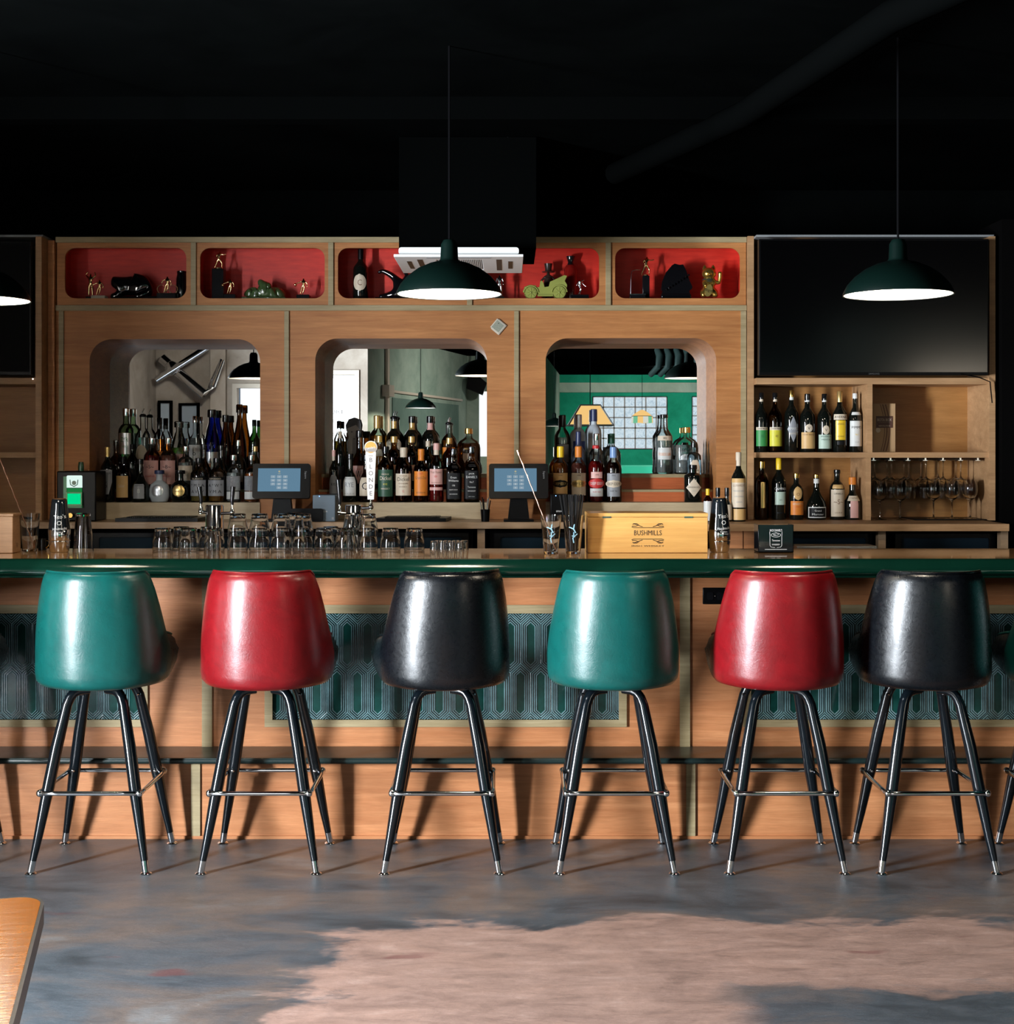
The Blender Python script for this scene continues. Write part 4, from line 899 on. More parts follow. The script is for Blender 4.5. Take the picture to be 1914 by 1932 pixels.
bottle(857, 846, 29, 1, 'square', 'brown', 'cola', BLACKG, [(.06, .54, .9, K)], 'square bourbon bottle with black label and white lettering, second from the right end', G2, [('Evan', .46, .055, Wt, .8), ('Williams', .40, .055, Wt, 1.3), ('1783', .31, .04, Wt, .4), ('KENTUCKY', .23, .03, Wt, 1.1), ('BOURBON', .15, .03, Wt, 1.0)])
bottle(891, 842, 30, 1, 'square', 'brown', 'cola', BLACKG, [(.06, .56, .9, K)], 'square whiskey bottle with black label and arched white lettering, right end of front row', G2, [("JACK", .51, .04, Wt, .7), ("DANIEL'S", .45, .06, Wt, 1.4), ('No.7', .36, .045, Wt, .5), ('Tennessee', .27, .045, Wt, 1.0), ('WHISKEY', .20, .035, Wt, 1.0), ('40% VOL', .10, .02, Wt, .8)])
bottle(642, 814, 20, 2, 'wine', 'dark', None, CREAML, [(.1, .4, .9, K)], 'tall dark bottle with cream cap band in the dark left side of the middle opening', G2)
bottle(679, 812, 34, 2, 'squat', 'brown', 'amber', BLACKG, [(.10, .40, .95, PINKL)], 'broad amber bottle with pale label and bold black brush mark, left of the tap handle', G2, [('W', .26, .18, K, .6), ('TOKI', .34, .04, REDL, .5)], fill=.55)
bottle(716, 822, 26, 2, 'whiskey', 'clear', 'amber', GOLDL, [(.1, .4, .9, CREAML)], 'amber bottle with gold neck behind the tap handle, middle opening second tier', G2)
bottle(744, 823, 30, 2, 'whiskey', 'brown', 'cola', GOLDL, [(.16, .46, .95, CREAML)], 'brown bottle with cream and brown label above the dark green labelled bottle', G2, [('BULLEIT', .34, .08, BROWNL, 1.4)])
bottle(777, 823, 29, 2, 'whiskey', 'brown', 'whiskey', GOLDL, [(.16, .46, .95, CREAML)], 'brown bottle with cream and red label above the cream labelled bottle', G2, [('RYE', .34, .12, REDL, 1.0)])
bottle(808, 832, 24, 2, 'wine', 'green', None, CREAML, [(.1, .4, .9, K)], 'dark green bottle behind the orange labelled bourbon', G2)
bottle(848, 826, 26, 2, 'whiskey', 'brown', 'whiskey', GOLDL, [(.1, .4, .9, BROWNL)], 'dark amber bottle with gold cap behind the bourbon row', G2)
bottle(891, 848, 30, 2, 'jug', 'clear', 'amber', BLACKG, [(.2, .5, .5, CREAML)], 'glowing yellow amber flat bottle in the second tier at the right', G2, fill=.7)
bottle(640, 794, 20, 3, 'whiskey', 'clear', 'gold', BLACKG, [(.2, .3, .8, K)], 'clear bottle with broad black cap against the blown out window', G2, capf=.14)
bottle(712, 784, 31, 3, 'whiskey', 'clear', 'amber', GOLDL, [(.2, .42, .9, CREAML)], 'amber bottle with a tall brass cap before the curtain strip', G2, capf=.22, fill=.66)
bottle(744, 787, 32, 3, 'whiskey', 'dark', None, BLACKG, [(.42, .62, .9, CREAML, 'arch'), (.80, .93, .9, GOLDL)], 'near black bottle with gold neck, arched cream label and pour spout', G2, [('WHISKEY', .52, .06, K, 1.2)], pour=True)
bottle(778, 785, 32, 3, 'whiskey', 'dark', None, BLACKG, [(.76, .92, .8, GOLDL), (.2, .3, .8, K)], 'near black bottle with gold neck strip under the left half of the mirrored lamp', G2, [('VAN', .5, .06, GOLDL, .9)])
bottle(812, 785, 32, 3, 'whiskey', 'dark', None, BLACKG, [(.76, .92, .8, PINKL), (.2, .3, .8, K)], 'near black bottle with pinkish neck strip under the right half of the mirrored lamp', G2, [('JAM', .5, .06, Wt, .9)])
bottle(847, 798, 28, 3, 'whiskey', 'clear', 'whiskey', BLACKG, [(.2, .52, .9, ORAL)], 'whiskey bottle with orange label and bright steel pour spout', G2, pour=True, fill=.66)
bottle(884, 808, 44, 3, 'jug', 'clear', 'whiskey', BRASS, [(.2, .45, .5, CREAML, 'shield')], 'broad round shouldered bourbon jug, largest bottle before the middle mirror', G2, [('RESERVE', .55, .05, GOLDL, .8)], fill=.68)
# --- right opening
bottle(1058, 842, 30, 1, 'whiskey', 'clear', 'orange', YCAP, [(.12, .52, .92, TANL), (.26, .40, .99, K, 'oval')], 'peach flavoured spirit bottle with yellow neck, behind the black straws at left', G3, [('DEEP EDDY', .33, .07, GOLDL, 1.5), ('1932', .48, .03, K, .5)], capf=.2, fill=.7)
bottle(1092, 842, 30, 1, 'whiskey', 'clear', 'pink', ORAL, [(.12, .52, .92, CREAML), (.26, .40, .99, GOLDL, 'oval')], 'spirit bottle with orange neck and cream label, behind the black straws', G3, [('DEEP EDDY', .33, .07, K, 1.5), ('1932', .48, .03, K, .5)], capf=.2, fill=.7)
bottle(1125, 840, 31, 1, 'whiskey', 'clear', 'red', REDL, [(.10, .24, .80, Wt), (.24, .42, .99, REDL, 'oval'), (.42, .53, .7, PINKL)], 'bright red spirit bottle with white foot label, left of the black bottle', G3, [('DEEP EDDY', .33, .07, Wt, 1.5), ('RUBY RED', .18, .035, REDL, 1.0), ('1932', .48, .03, K, .5)], capf=.06, fill=.72)
bottle(1158, 843, 31, 1, 'whiskey', 'clear', 'cola', LBLUE, [(.10, .52, .80, GREYL), (.26, .40, .99, CREAML, 'oval')], 'black spirit bottle with light blue neck and cream banner label', G3, [('DEEP EDDY', .33, .07, K, 1.5), ('SWEET TEA', .2, .035, K, .9), ('1932', .48, .03, K, .5)], capf=.2, fill=.72)
bottle(1308, 877, 34, 1, 'apoth', 'dark', None, BLACKG, [(.14, .64, .86, CREAML, 'diamond')], 'black apothecary gin bottle with cream diamond label, right end of the right opening', G3, [("HENDRICK'S", .40, .05, K, 1.25), ('GIN', .30, .035, GREYL, .4)])
bottle(1092, 814, 28, 2, 'wine', 'matte', None, NAVY, [(.1, .4, .9, NAVY)], 'navy blue bottle with long dark cap behind the orange necked bottle', G3, capf=.25)
bottle(1126, 818, 27, 2, 'whiskey', 'clear', 'clear', CHROME, [(.1, .4, .9, PINKL)], 'clear bottle with steel cap behind the bright red bottle', G3)
bottle(1310, 834, 27, 2, 'apoth', 'ice', 'clear', BLACKG, [(.12, .62, .75, CREAML, 'arch')], 'pale blue square shouldered gin bottle with arched cream label', G3, [('DRY GIN', .40, .05, DGREENL, 1.0)])
bottle(1062, 783, 28, 3, 'whiskey', 'clear', 'clear', BLACKG, [(.2, .5, .8, GREYL)], 'clear bottle with black cap at the left of the right mirror', G3, capf=.2)
bottle(1092, 782, 29, 3, 'vodka', 'frost', None, SILVL, [(.35, .55, .8, BLUEL)], 'frosted vodka bottle with long grey cap, in front of the amber glass lamp', G3, capf=.22)
bottle(1121, 772, 29, 3, 'vodka', 'frost', None, NAVY, [(.35, .55, .8, Wt)], 'frosted vodka bottle with navy cap, tallest before the right mirror', G3, capf=.19)
bottle(1155, 818, 34, 3, 'round', 'clear', 'clear', plain('green_cap', (.01, .12, .07), .3), [(.2, .45, .6, SILVL)], 'round clear bottle with dark green stopper before the glass blocks', G3, capf=.25)
bottle(1253, 782, 34, 3, 'waist', 'clear', 'clear', BLACKG, [(.24, .44, .8, Wt), (.56, .64, .8, CREAML)], 'waisted clear gin bottle with white label, alone before the glass blocks', G3, [('FORDS GIN', .33, .07, ORAL, 1.35), ('45%', .6, .04, K, .4)], capf=.06)
bottle(1296, 806, 44, 3, 'jug', 'clear', 'clear', BRASS, [(.30, .42, .6, SILVL, 'arch')], 'broad clear gin jug with curved black lettering at the right of the right mirror', G3, [('LONDON', .52, .07, K, 1.3), ('DRY', .36, .05, K, .5)])
# --- right shelving, upper tier
bottle(1437, 741, 24, 'U', 'wine', 'dark', None, BLACKG, [(.10, .37, .93, GREENL), (.37, .42, .93, CREAML), (.85, .89, 1, CREAML)], 'dark liqueur bottle with green label, first on the upper right shelf', G4, [('CHARTREUSE', .395, .035, K, 1.6), ('55', .27, .06, DGREENL, .4)])
bottle(1463, 741, 26, 'U', 'wine', 'brown', 'lime', BLACKG, [(.10, .37, .93, YELL), (.37, .42, .93, CREAML), (.85, .89, 1, CREAML)], 'liqueur bottle with bright yellow label, second on the upper right shelf', G4, [('CHARTREUSE', .395, .035, K, 1.6), ('40', .27, .06, BROWNL, .4)])
bottle(1494, 736, 27, 'U', 'wine', 'dark', None, BRASS, [(.16, .58, .8, GREYL, 'diamond'), (.84, .91, 1, Wt)], 'black bottle with grey diamond label, third on the upper right shelf', G4, [('AMARO', .38, .06, Wt, 1.4), ('RAMAZ', .30, .04, CREAML, 1.0)])
bottle(1524, 743, 29, 'U', 'wine', 'dark', None, BLACKG, [(.06, .34, .9, TANL), (.34, .48, .5, CREAML, 'oval'), (.86, .89, 1.2, Wt)], 'dark bottle with broad cap and peach label under a small eagle oval', G4, [('FERNET-BRANCA', .30, .035, BROWNL, 1.5), ('V', .41, .07, K, .3)], capf=.12)
bottle(1556, 743, 27, 'U', 'wine', 'dark', None, BLACKG, [(.06, .30, .93, SAGEL), (.30, .46, .5, CREAML, 'oval'), (.86, .89, 1.1, Wt)], 'dark bottle with sage green label under a small eagle oval', G4, [('BRANCA', .27, .04, DGREENL, 1.4), ('MENTA', .215, .04, DGREENL, 1.2), ('V', .38, .07, K, .3)])
bottle(1585, 738, 28, 'U', 'wine', 'dark', None, GOLDL, [(.20, .52, .68, YCAP), (.53, .62, .9, CREAML), (.12, .18, .5, K)], 'dark amaro bottle with gold cap and cream and yellow label', G4, [('AVERNA', .575, .055, K, 1.6), ('AMARO', .46, .04, BROWNL, .9), ('SICILIANO', .26, .03, BROWNL, .9)], capf=.18)
bottle(1614, 742, 25, 'U', 'wine', 'dark', None, Wt, [(.10, .53, .93, Wt), (.63, .68, .8, Wt)], 'dark bottle with white cap and tall white label, last on the upper right shelf', G4, [("PIMM'S", .42, .06, K, 1.5), ('No.1', .30, .04, YCAP, .5), ('CUP', .17, .03, GREYL, .6)], capf=.09)
# --- right shelving, lower tier
bottle(1438, 870, 26, 'L', 'whiskey', 'brown', 'gold', BRASS, [(.22, .62, .28, K), (.2, .64, .34, GOLDL)], 'golden fluted liqueur bottle with narrow black and gold strip, lower right shelf', G4, [('S', .45, .06, GOLDL, .2)], capf=.12, fill=.45)
bottle(1470, 864, 28, 'L', 'wine', 'dark', None, YCAP, [(.24, .45, .75, SAGEL), (.1, .12, .5, K)], 'dark bitter bottle with gold cap and pale label, lower right shelf', G4, [('CAMPARI', .50, .06, Wt, 1.6), ('25%', .32, .03, K, .4)], capf=.19)
bottle(1503, 893, 27, 'L', 'whiskey', 'dark', None, BRASS, [(.10, .40, .93, ORAL), (.42, .72, .62, TANL, 'oval')], 'dark bottle with round tan seal above an orange label, lower right shelf', G4, [('AMARETTO', .34, .06, CREAML, 1.4), ('LAZZ', .28, .04, REDL, .9), ('O', .55, .09, BROWNL, .5)], capf=.10)
bottle(1541, 895, 37, 'L', 'cone', 'dark', None, BRASS, [(.04, .28, .92, Wt), (.06, .26, .85, K), (.80, .90, 1.1, Wt)], 'low cone shouldered dark bottle with framed black and white label', G4, [('Grand', .20, .06, Wt, .7), ('Marnier', .12, .06, Wt, 1.2)], capf=.08)
bottle(1580, 886, 28, 'L', 'whiskey', 'dark', None, BLACKG, [(.06, .60, .93, CREAML), (.62, .70, .8, TANL)], 'dark bottle with tall cream scroll label, second from right on the lower shelf', G4, [('CANNELLA', .52, .05, K, 1.2), ('~S~', .36, .14, BROWNL, 1.3), ('LIQUEUR', .14, .04, BROWNL, 1.0)], capf=.08)
bottle(1609, 900, 31, 'L', 'squat', 'dark', None, ORAL, [(.04, .44, .5, PINKL), (.44, .56, .85, CREAML)], 'low square orange capped bottle with cream banner, last on the lower shelf', G4, [('COINTREAU', .50, .06, BROWNL, 1.3)], capf=.18)
bottle(1394, 853, 28, None, 'wine', 'dark', None, CREAML, [(.02, .18, .98, TANL), (.20, .56, .95, CREAML), (.56, .62, .98, TANL), (.80, .9, 1, CREAML)], 'straw footed liqueur bottle with tall cream label standing against the shelving side', None, [('LUXARDO', .52, .045, BROWNL, 1.6), ('MARASCHINO', .44, .035, GREYL, 1.5), ('ORIGINALE', .36, .03, GREYL, 1.3), ('ZARA', .28, .03, GREYL, .8)], D=7.0, z0=ZC + .001)
bottle(1355, 920, 20, None, 'squat', 'dark', None, BLACKG, [(.05, .5, .93, CREAML)], 'small black capped bitters bottle behind the right shaker, left of its twin', None, D=6.98, z0=ZC + .001, capf=.25)
bottle(1372, 920, 20, None, 'squat', 'dark', None, BLACKG, [(.05, .5, .93, CREAML)], 'small black capped bitters bottle beside the straw footed bottle', None, D=6.98, z0=ZC + .001, capf=.25)
bottle(1336, 922, 17, None, 'whiskey', 'brown', 'whiskey', YCAP, [(.02, .62, .97, Wt)], 'little bitters bottle with yellow cap and oversized white wrapper', None, D=6.98, z0=ZC + .001, capf=.2)
bottle(681, 470, 29, None, 'wine', 'dark', None, PLASTIC, [(.16, .50, .85, CREAML, 'oval')], 'dark champagne style bottle with round cream label in the middle red niche', None, [('C', .33, .16, BROWNL, .6)], D=7.29, z0=NF + .0005, capf=.2)
# ------------------------------------------------------------------ figures and ornaments in the red niches
def skin(name, pts, edges, mat, parent=None, sub=2, k=1.0):
    """one continuous body grown over a skeleton: pts = (x, y, z, radius)"""
    me = bpy.data.meshes.new(name); me.from_pydata([(p[0] * k, p[1] * k, p[2] * k) for p in pts], edges, []); me.materials.append(mat)
    o = bpy.data.objects.new(name, me); COL.objects.link(o); o.parent = parent
    sk = o.modifiers.new('skin', 'SKIN'); me.skin_vertices.new() if not me.skin_vertices else None
    for i, p in enumerate(pts):
        sv = me.skin_vertices[0].data[i]; sv.radius = (p[3] * k, p[3] * k); sv.use_root = (i == 0)
    sb = o.modifiers.new('sub', 'SUBSURF'); sb.levels = sb.render_levels = sub; sk.use_smooth_shade = True
    return o
def man(pose, mat, parent, k, name='figure'):
    """pose: dict of joints; pelvis first"""
    J = ['pelvis', 'chest', 'neck', 'head', 'lsh', 'lel', 'lha', 'rsh', 'rel', 'rha', 'lhip', 'lkn', 'lft', 'rhip', 'rkn', 'rft', 'ltoe', 'rtoe']
    R = [.075, .095, .04, .065, .042, .032, .03, .042, .032, .03, .06, .045, .028, .06, .045, .028, .022, .022]
    base = dict(pelvis=(0, 0, .50), chest=(0, 0, .72), neck=(0, 0, .83), head=(0, 0, .93), lsh=(-.10, 0, .77), rsh=(.10, 0, .77), lhip=(-.05, 0, .46), rhip=(.05, 0, .46),
                lkn=(-.07, 0, .25), rkn=(.07, 0, .25), lft=(-.08, 0, .03), rft=(.08, 0, .03), lel=(-.16, 0, .62), rel=(.16, 0, .62), lha=(-.16, -.05, .47), rha=(.16, -.05, .47))
    base.update(pose); base.setdefault('ltoe', tuple(Vector(base['lft']) + Vector((.02, -.05, -.01)))); base.setdefault('rtoe', tuple(Vector(base['rft']) + Vector((.03, -.05, -.01))))
    pts = [(*base[j], r) for j, r in zip(J, R)]
    E = [(0, 1), (1, 2), (2, 3), (1, 4), (4, 5), (5, 6), (1, 7), (7, 8), (8, 9), (0, 10), (10, 11), (11, 12), (0, 13), (13, 14), (14, 15), (12, 16), (15, 17)]
    return skin(name, pts, E, mat, parent, 1, k)
RUN = dict(chest=(.03, 0, .72), neck=(.05, 0, .83), head=(.06, 0, .93), rsh=(.12, 0, .77), rel=(.26, -.03, .74), rha=(.42, -.03, .78), lsh=(-.07, 0, .77), lel=(-.14, 0, .62), lha=(-.04, -.08, .55),
           rkn=(.18, 0, .30), rft=(.16, 0, .06), lkn=(-.12, 0, .28), lft=(-.22, 0, .04))
BOWL = dict(pelvis=(0, 0, .46), chest=(.0, 0, .66), neck=(.0, 0, .78), head=(.0, 0, .88), lsh=(-.10, 0, .71), lel=(-.26, 0, .64), lha=(-.42, 0, .58), rsh=(.10, 0, .71), rel=(.20, 0, .56), rha=(.18, 0, .40), lkn=(-.12, 0, .25), lft=(-.18, 0, .03), rkn=(.02, 0, .24), rft=(-.08, .05, .03))
GOLF = dict(lel=(-.20, 0, .88), lha=(-.10, 0, 1.0), rel=(.22, 0, .84), rha=(.16, 0, 1.0))
SKATE = dict(pelvis=(0, 0, .46), chest=(.04, 0, .66), neck=(.14, 0, .72), head=(.24, 0, .76), lsh=(.0, -.06, .70), lel=(-.10, -.06, .60), lha=(-.16, -.06, .45), rsh=(.10, .05, .68), rel=(.22, .05, .52), rha=(.36, 0, .40), lkn=(.10, 0, .26), lft=(-.05, 0, .03), rkn=(.05, .04, .24), rft=(.02, .04, .03))
def trophy(px, ptop, w_, pbase, fh, pose, metal, label, D=7.28, basemat=BLACKG, ball=None, mirror=False):
    """px centre, w_ px width of base, pbase px height of base, fh px height of the figure"""
    s = D / F; t = thing('trophy', label, 'trophy', (X(px, D), D, NF + .0008), 'small trophies in the red niches')
    bw, bh, H = w_ * s / 2, pbase * s, fh * s
    MB().box(-bw, bw, -min(bw, .03), min(bw, .03), 0, bh).build('trophy_base', basemat, t, bevel=.002)
    if pbase > 15: MB().lathe([(.001, bh), (bw * .8, bh), (bw * .8, bh + .006), (bw * .4, bh + .009), (.001, bh + .009)], n=16).build('collar', metal, t)
    f = man(pose, metal, t, H); f.location.z = bh + .003
    if mirror: f.scale.x = -1
    if ball: MB().ball((ball[0] * H * (-1 if mirror else 1), 0, bh + ball[1] * H), ball[2] * H, 12).build('ball', metal, t)
    return t
trophy(171, 506, 15, 7, 46, GOLF, GOLD, 'slim gold golfer trophy at the left of the first red niche', D=7.31)
trophy(188, 520, 26, 6, 34, BOWL, GOLD, 'gold bowler trophy on a pale stone base in the first red niche', basemat=CREAML, ball=(-.44, .56, .08), D=7.245)
trophy(413, 470, 22, 58, 35, RUN, GOLD, 'gold athlete trophy on a tall black column in the second red niche')
trophy(435, 519, 22, 8, 33, BOWL, GOLD, 'gold bowler trophy on a black base beside the tall black column', ball=(-.44, .56, .09), D=7.235)
trophy(573, 518, 24, 9, 35, BOWL, GOLD, 'gold bowler trophy at the right of the green ceramic horses', ball=(-.44, .56, .09))
trophy(1219, 478, 13, 46, 38, RUN, GOLD, 'gold runner trophy on a black column in the last red niche', D=7.30)
trophy(1094, 518, 34, 9, 36, SKATE, SILVER, 'silver bent over skater trophy at the right of the fourth niche')
trophy(943, 512, 18, 6, 44, dict(), SILVER, 'small silver figure trophy just right of the middle lamp')
t = trophy(316, 513, 36, 10, 36, dict(BOWL, lha=(-.3, 0, .5)), GOLD, 'gold bicycle rider trophy in front of the black panther in the first niche', D=7.232)
MB().tube([(math.cos(a) * .022 - .03, 0, .028 + .0 + math.sin(a) * .022 + .022) for a in [2 * PI * k / 16 for k in range(16)]], .0018, 6, closed=True).tube([(math.cos(a) * .022 + .03, 0, .05 + math.sin(a) * .022) for a in [2 * PI * k / 16 for k in range(16)]], .0018, 6, closed=True).build('bicycle_wheels', GOLD, t)
t = thing('trophy', 'wire arch award on a small black and silver block in the last red niche', 'trophy', (X(1203, 7.25), 7.25, NF + .0008), 'small trophies in the red niches')
MB().box(-.040, .040, -.02, .02, 0, .022).build('trophy_base', [BLACKG], t, bevel=.002); MB().box(-.041, .041, -.021, .021, .022, .026).build('silver_plate', SILVER, t)
MB().tube([(-.034, 0, .026), (-.033, 0, .10), (-.028, 0, .145), (-.01, 0, .152), (.015, 0, .152)], .0022).build('wire_arch', SILVER, t)
# black panther ornament
t = thing('ceramic_ornament', 'glossy black ceramic panther lying low in the first red niche', 'ornament', (X(256, 7.33), 7.325, NF + .0008)); t.scale = (1.0, 1.0, 1.6)
skin('panther_body', [(.0, 0, .045, .034), (.055, 0, .052, .034), (-.06, 0, .050, .030), (-.10, -.01, .058, .022), (-.125, -.015, .064, .019), (.085, 0, .028, .026), (-.09, -.02, .016, .014), (-.125, -.02, .010, .011), (.05, -.02, .018, .018), (.0, -.025, .012, .011), (.02, 0, .078, .028), (-.02, 0, .075, .026)],
     [(0, 1), (0, 2), (2, 3), (3, 4), (1, 5), (2, 6), (6, 7), (5, 8), (8, 9), (0, 10), (0, 11)], BLACKC, t)
MB().prism(rrect(-.12, .13, 0, .013, .005, 3), -.03, .035).build('ornament_base', BLACKC, t, bevel=.003)
tag(MB().lathe([(.001, 0), (.024, 0), (.028, .02), (.029, .11), (.024, .135), (.026, .15), (.022, .152), (.02, .14), (.001, .138)], n=24, cx=0).build('ceramic_vase', BLACKC, loc=(X(343, 7.30), 7.30, NF + .0008)),
    'black ceramic vase at the right end of the first red niche', 'vase')
# green ceramic horses
GRC = plain('green_ceramic', (.05, .085, .03), .12, coat=.6, bump=.6, bscale=45); OLIVE = plain('olive_ceramic', (.28, .30, .075), .15, coat=.5)
t = thing('ceramic_ornament', 'mossy green ceramic ornament of leaping forms in the second red niche', 'ornament', (X(499, 7.29), 7.29, NF + .0008)); t.scale = (1, 1, 1.15)
m = skin('planter_body', [(0, 0, .035, .034), (-.05, 0, .032, .032), (-.088, 0, .030, .028), (.05, 0, .032, .032), (.088, 0, .030, .028), (-.012, -.005, .072, .022), (-.03, -.008, .092, .012), (.02, -.005, .066, .02), (.035, -.01, .052, .02), (-.07, -.02, .045, .012), (.07, -.02, .045, .012), (-.035, -.03, .03, .012), (.03, -.03, .03, .012)],
     [(0, 1), (1, 2), (0, 3), (3, 4), (0, 5), (5, 6), (0, 7), (7, 8), (2, 9), (4, 10), (1, 11), (3, 12)], GRC, t)
MB().box(-.115, .115, -.035, .035, 0, .012).build('ornament_base', GRC, t, bevel=.004)
# black ornament beside the lamp
t = thing('ceramic_ornament', 'black glossy rearing dragon ornament left of the middle lamp', 'ornament', (X(742, 7.29), 7.29, NF + .0008)); t.scale = (1, 1.3, 1.05)
skin('dragon_body', [(.02, 0, .03, .03), (.03, 0, .07, .026), (.015, 0, .105, .02), (-.02, 0, .13, .016), (-.055, 0, .145, .012), (.06, 0, .09, .018), (.075, 0, .125, .014), (.05, 0, .15, .010), (-.03, 0, .02, .018), (-.075, 0, .015, .014), (.08, 0, .03, .02), (-.08, 0, .135, .008)],
     [(0, 1), (1, 2), (2, 3), (3, 4), (1, 5), (5, 6), (6, 7), (0, 8), (8, 9), (0, 10), (4, 11)], BLACKC, t)
MB().box(-.09, .10, -.03, .03, 0, .012).build('ornament_base', BLACKC, t, bevel=.003)
# vintage car planter
t = thing('ceramic_car', 'olive green ceramic vintage car planter with open top in the fourth niche', 'ornament', (X(1029, 7.255), 7.255, NF + .0008))
MB().prism([(-.108, .025), (-.108, .052), (-.098, .066), (-.050, .070), (-.044, .060), (-.030, .060), (-.026, .090), (-.018, .094), (-.010, .082), (-.004, .060), (.018, .064), (.024, .088), (.060, .104), (.098, .122), (.112, .118), (.100, .092), (.112, .072), (.108, .020)], -.028, .028).build('car_body', OLIVE, t, bevel=.004)
for sx, r in ((-.074, .030), (.072, .032)):
    for y in (-.034, .030):
        wv = []
        w = MB().lathe([(.001, -.005), (r, -.005), (r * 1.02, 0), (r, .005), (.001, .005)], n=24)
        w.lathe([(r * .8, .005), (r * .82, .007), (.001, .0065)], n=24).ball((0, 0, .007), r * .2, 8)
        for q in range(8): a = 2 * PI * q / 8; w.tube([(0, 0, .0075), (r * .78 * math.cos(a), r * .78 * math.sin(a), .0075)], .0018, 5)
        o = w.build('wheel', OLIVE, t); o.rotation_euler = (PI / 2, 0, 0); o.location = (sx, y, r)
    MB().tube([(sx + (r + .007) * math.cos(a), -.030, r + (r + .007) * math.sin(a)) for a in [PI * (.02 + .96 * k / 10) for k in range(11)]], .005, 6).build('mudguard', OLIVE, t)
MB().tube([(-.04, -.03, .018), (.04, -.03, .018)], .006).build('running_board', OLIVE, t); MB().ball((-.10, -.026, .056), .009).build('headlamp', OLIVE, t)
t = thing('figurine', 'dark figurine in a crumpled top hat standing behind the ceramic car', 'figurine', (X(1035, 7.33), 7.335, NF + .0008))
MAG = plain('dark_figurine', (.03, .016, .012), .3)
man(dict(lel=(-.24, 0, .62), lha=(-.14, -.05, .45), rel=(.24, 0, .62), rha=(.14, -.05, .45)), MAG, t, .165)
MB().lathe([(.032, .150), (.034, .153), (.018, .156), (.017, .168), (.022, .195), (.001, .197)], n=16).lathe([(.001, .02), (.032, .02), (.026, .09), (.02, .12), (.001, .125)], n=14).build('hat_and_coat', MAG, t)
t = thing('glass_jar', 'dark red glass jar with a black lid at the back of the fourth niche', 'jar', (X(1077, 7.36), 7.355, NF + .0008))
MB().lathe([(.001, 0), (.032, 0), (.035, .02), (.035, .165), (.026, .185), (.022, .19), (.001, .19)], n=20).build('jar_body', plain('red_jar', (.18, .008, .006), .1, coat=.5), t)
MB().lathe([(.001, .19), (.018, .19), (.014, .205), (.024, .236), (.001, .238)], n=16).build('lid', BLACKG, t)
# horse head bust
t = thing('ceramic_ornament', 'black ceramic horse head bust in the last red niche', 'ornament', (X(1274, 7.29), 7.285, NF + .0008))
MB().box(-.075, .082, -.028, .028, 0, .030).prism([(-.072, .030), (.076, .030), (.070, .046), (.084, .055), (.088, .066), (.070, .105), (.056, .150), (.040, .182), (.020, .180), (-.004, .186), (-.018, .178), (-.050, .140), (-.070, .090), (-.074, .055), (-.066, .045)], -.020, .022).build('horse_bust', BLACKC, t, bevel=.008)
m = MB()
for k in range(9): a = k / 8; m.tube([(-.05 + .01 * a + .11 * a, -.024, .055 + .075 * a), (-.045 + .11 * a, -.026, .047 + .075 * a)], .005, 6)
m.build('mane', BLACKC, t)
# lucky cat
t = thing('lucky_cat', 'gold beckoning cat figure with raised paw at the right of the last niche', 'figurine', (X(1338, 7.27), 7.27, NF + .0008))
GC = plain('gold_cat', (.55, .33, .07), .22, metal=.9)
skin('cat_body', [(0, 0, .045, .038), (0, -.002, .085, .030), (0, -.004, .108, .026), (0, -.006, .130, .034), (-.030, -.015, .030, .022), (.030, -.015, .030, .022), (-.036, -.03, .010, .011), (.036, -.03, .010, .011), (.034, -.008, .090, .013), (.052, -.012, .085, .012), (.056, -.015, .115, .012), (.056, -.018, .145, .013), (-.028, -.02, .085, .012), (-.018, -.036, .062, .010)],
     [(0, 1), (1, 2), (2, 3), (0, 4), (0, 5), (4, 6), (5, 7), (1, 8), (8, 9), (9, 10), (10, 11), (1, 12), (12, 13)], GC, t)
MB().lathe([(.001, -.030), (.020, -.026), (.034, -.012), (.037, .002), (.033, .018), (.022, .029), (.001, .033)], n=24, sy=.85).ball((0, -.030, -.006), .010, 12, 0, .7).build('head', GC, t).location = (0, -.006, .133)
for s in (-1, 1):
    MB().lathe([(.013, 0), (.010, .014), (.001, .026)], n=10, sy=.5).build('ear', GC, t).location = (s * .022, -.004, .154)
    MB().ball((s * .014, -.037, .138), .0045, 8, 0, .6).build('eye', BLACKG, t)
MB().ball((0, -.043, .128), .003, 8).tube([(-.009, -.039, .121), (-.003, -.042, .118), (0, -.042, .121), (.003, -.042, .118), (.009, -.039, .121)], .0012, 5).build('muzzle', BLACKG, t)
MB().lathe([(.030, .098), (.034, .103), (.030, .108)], n=16, cap=False, sy=.95).lathe([(.028, .085), (.033, .094), (.026, .100)], n=16, cap=False).build('collar', plain('cat_collar', (.01, .03, .03), .4), t)
o = MB().prism([(.024 * math.cos(a) * .8, .024 * 1.35 * math.sin(a)) for a in [2 * PI * k / 20 for k in range(20)]], -.003, .003).build('coin', plain('gold_coin', (.8, .6, .18), .25, metal=.8), t, bevel=.001); o.location = (-.008, -.046, .042); o.rotation_euler = (-.15, .3, 0)
o2 = MB().text('=t=', 0, 0, .030, lambda x, z: (x, -.0036, z)).build('coin_marks', BLACKG, o)
tag(MB().lathe([(.001, 0), (.045, 0), (.05, .006), (.001, .008)], n=24).build('dish', GREYP, loc=(X(640, 7.3), 7.3, ztop + .0006)), 'grey dish lying on top of the back bar above the third niche', 'dish')
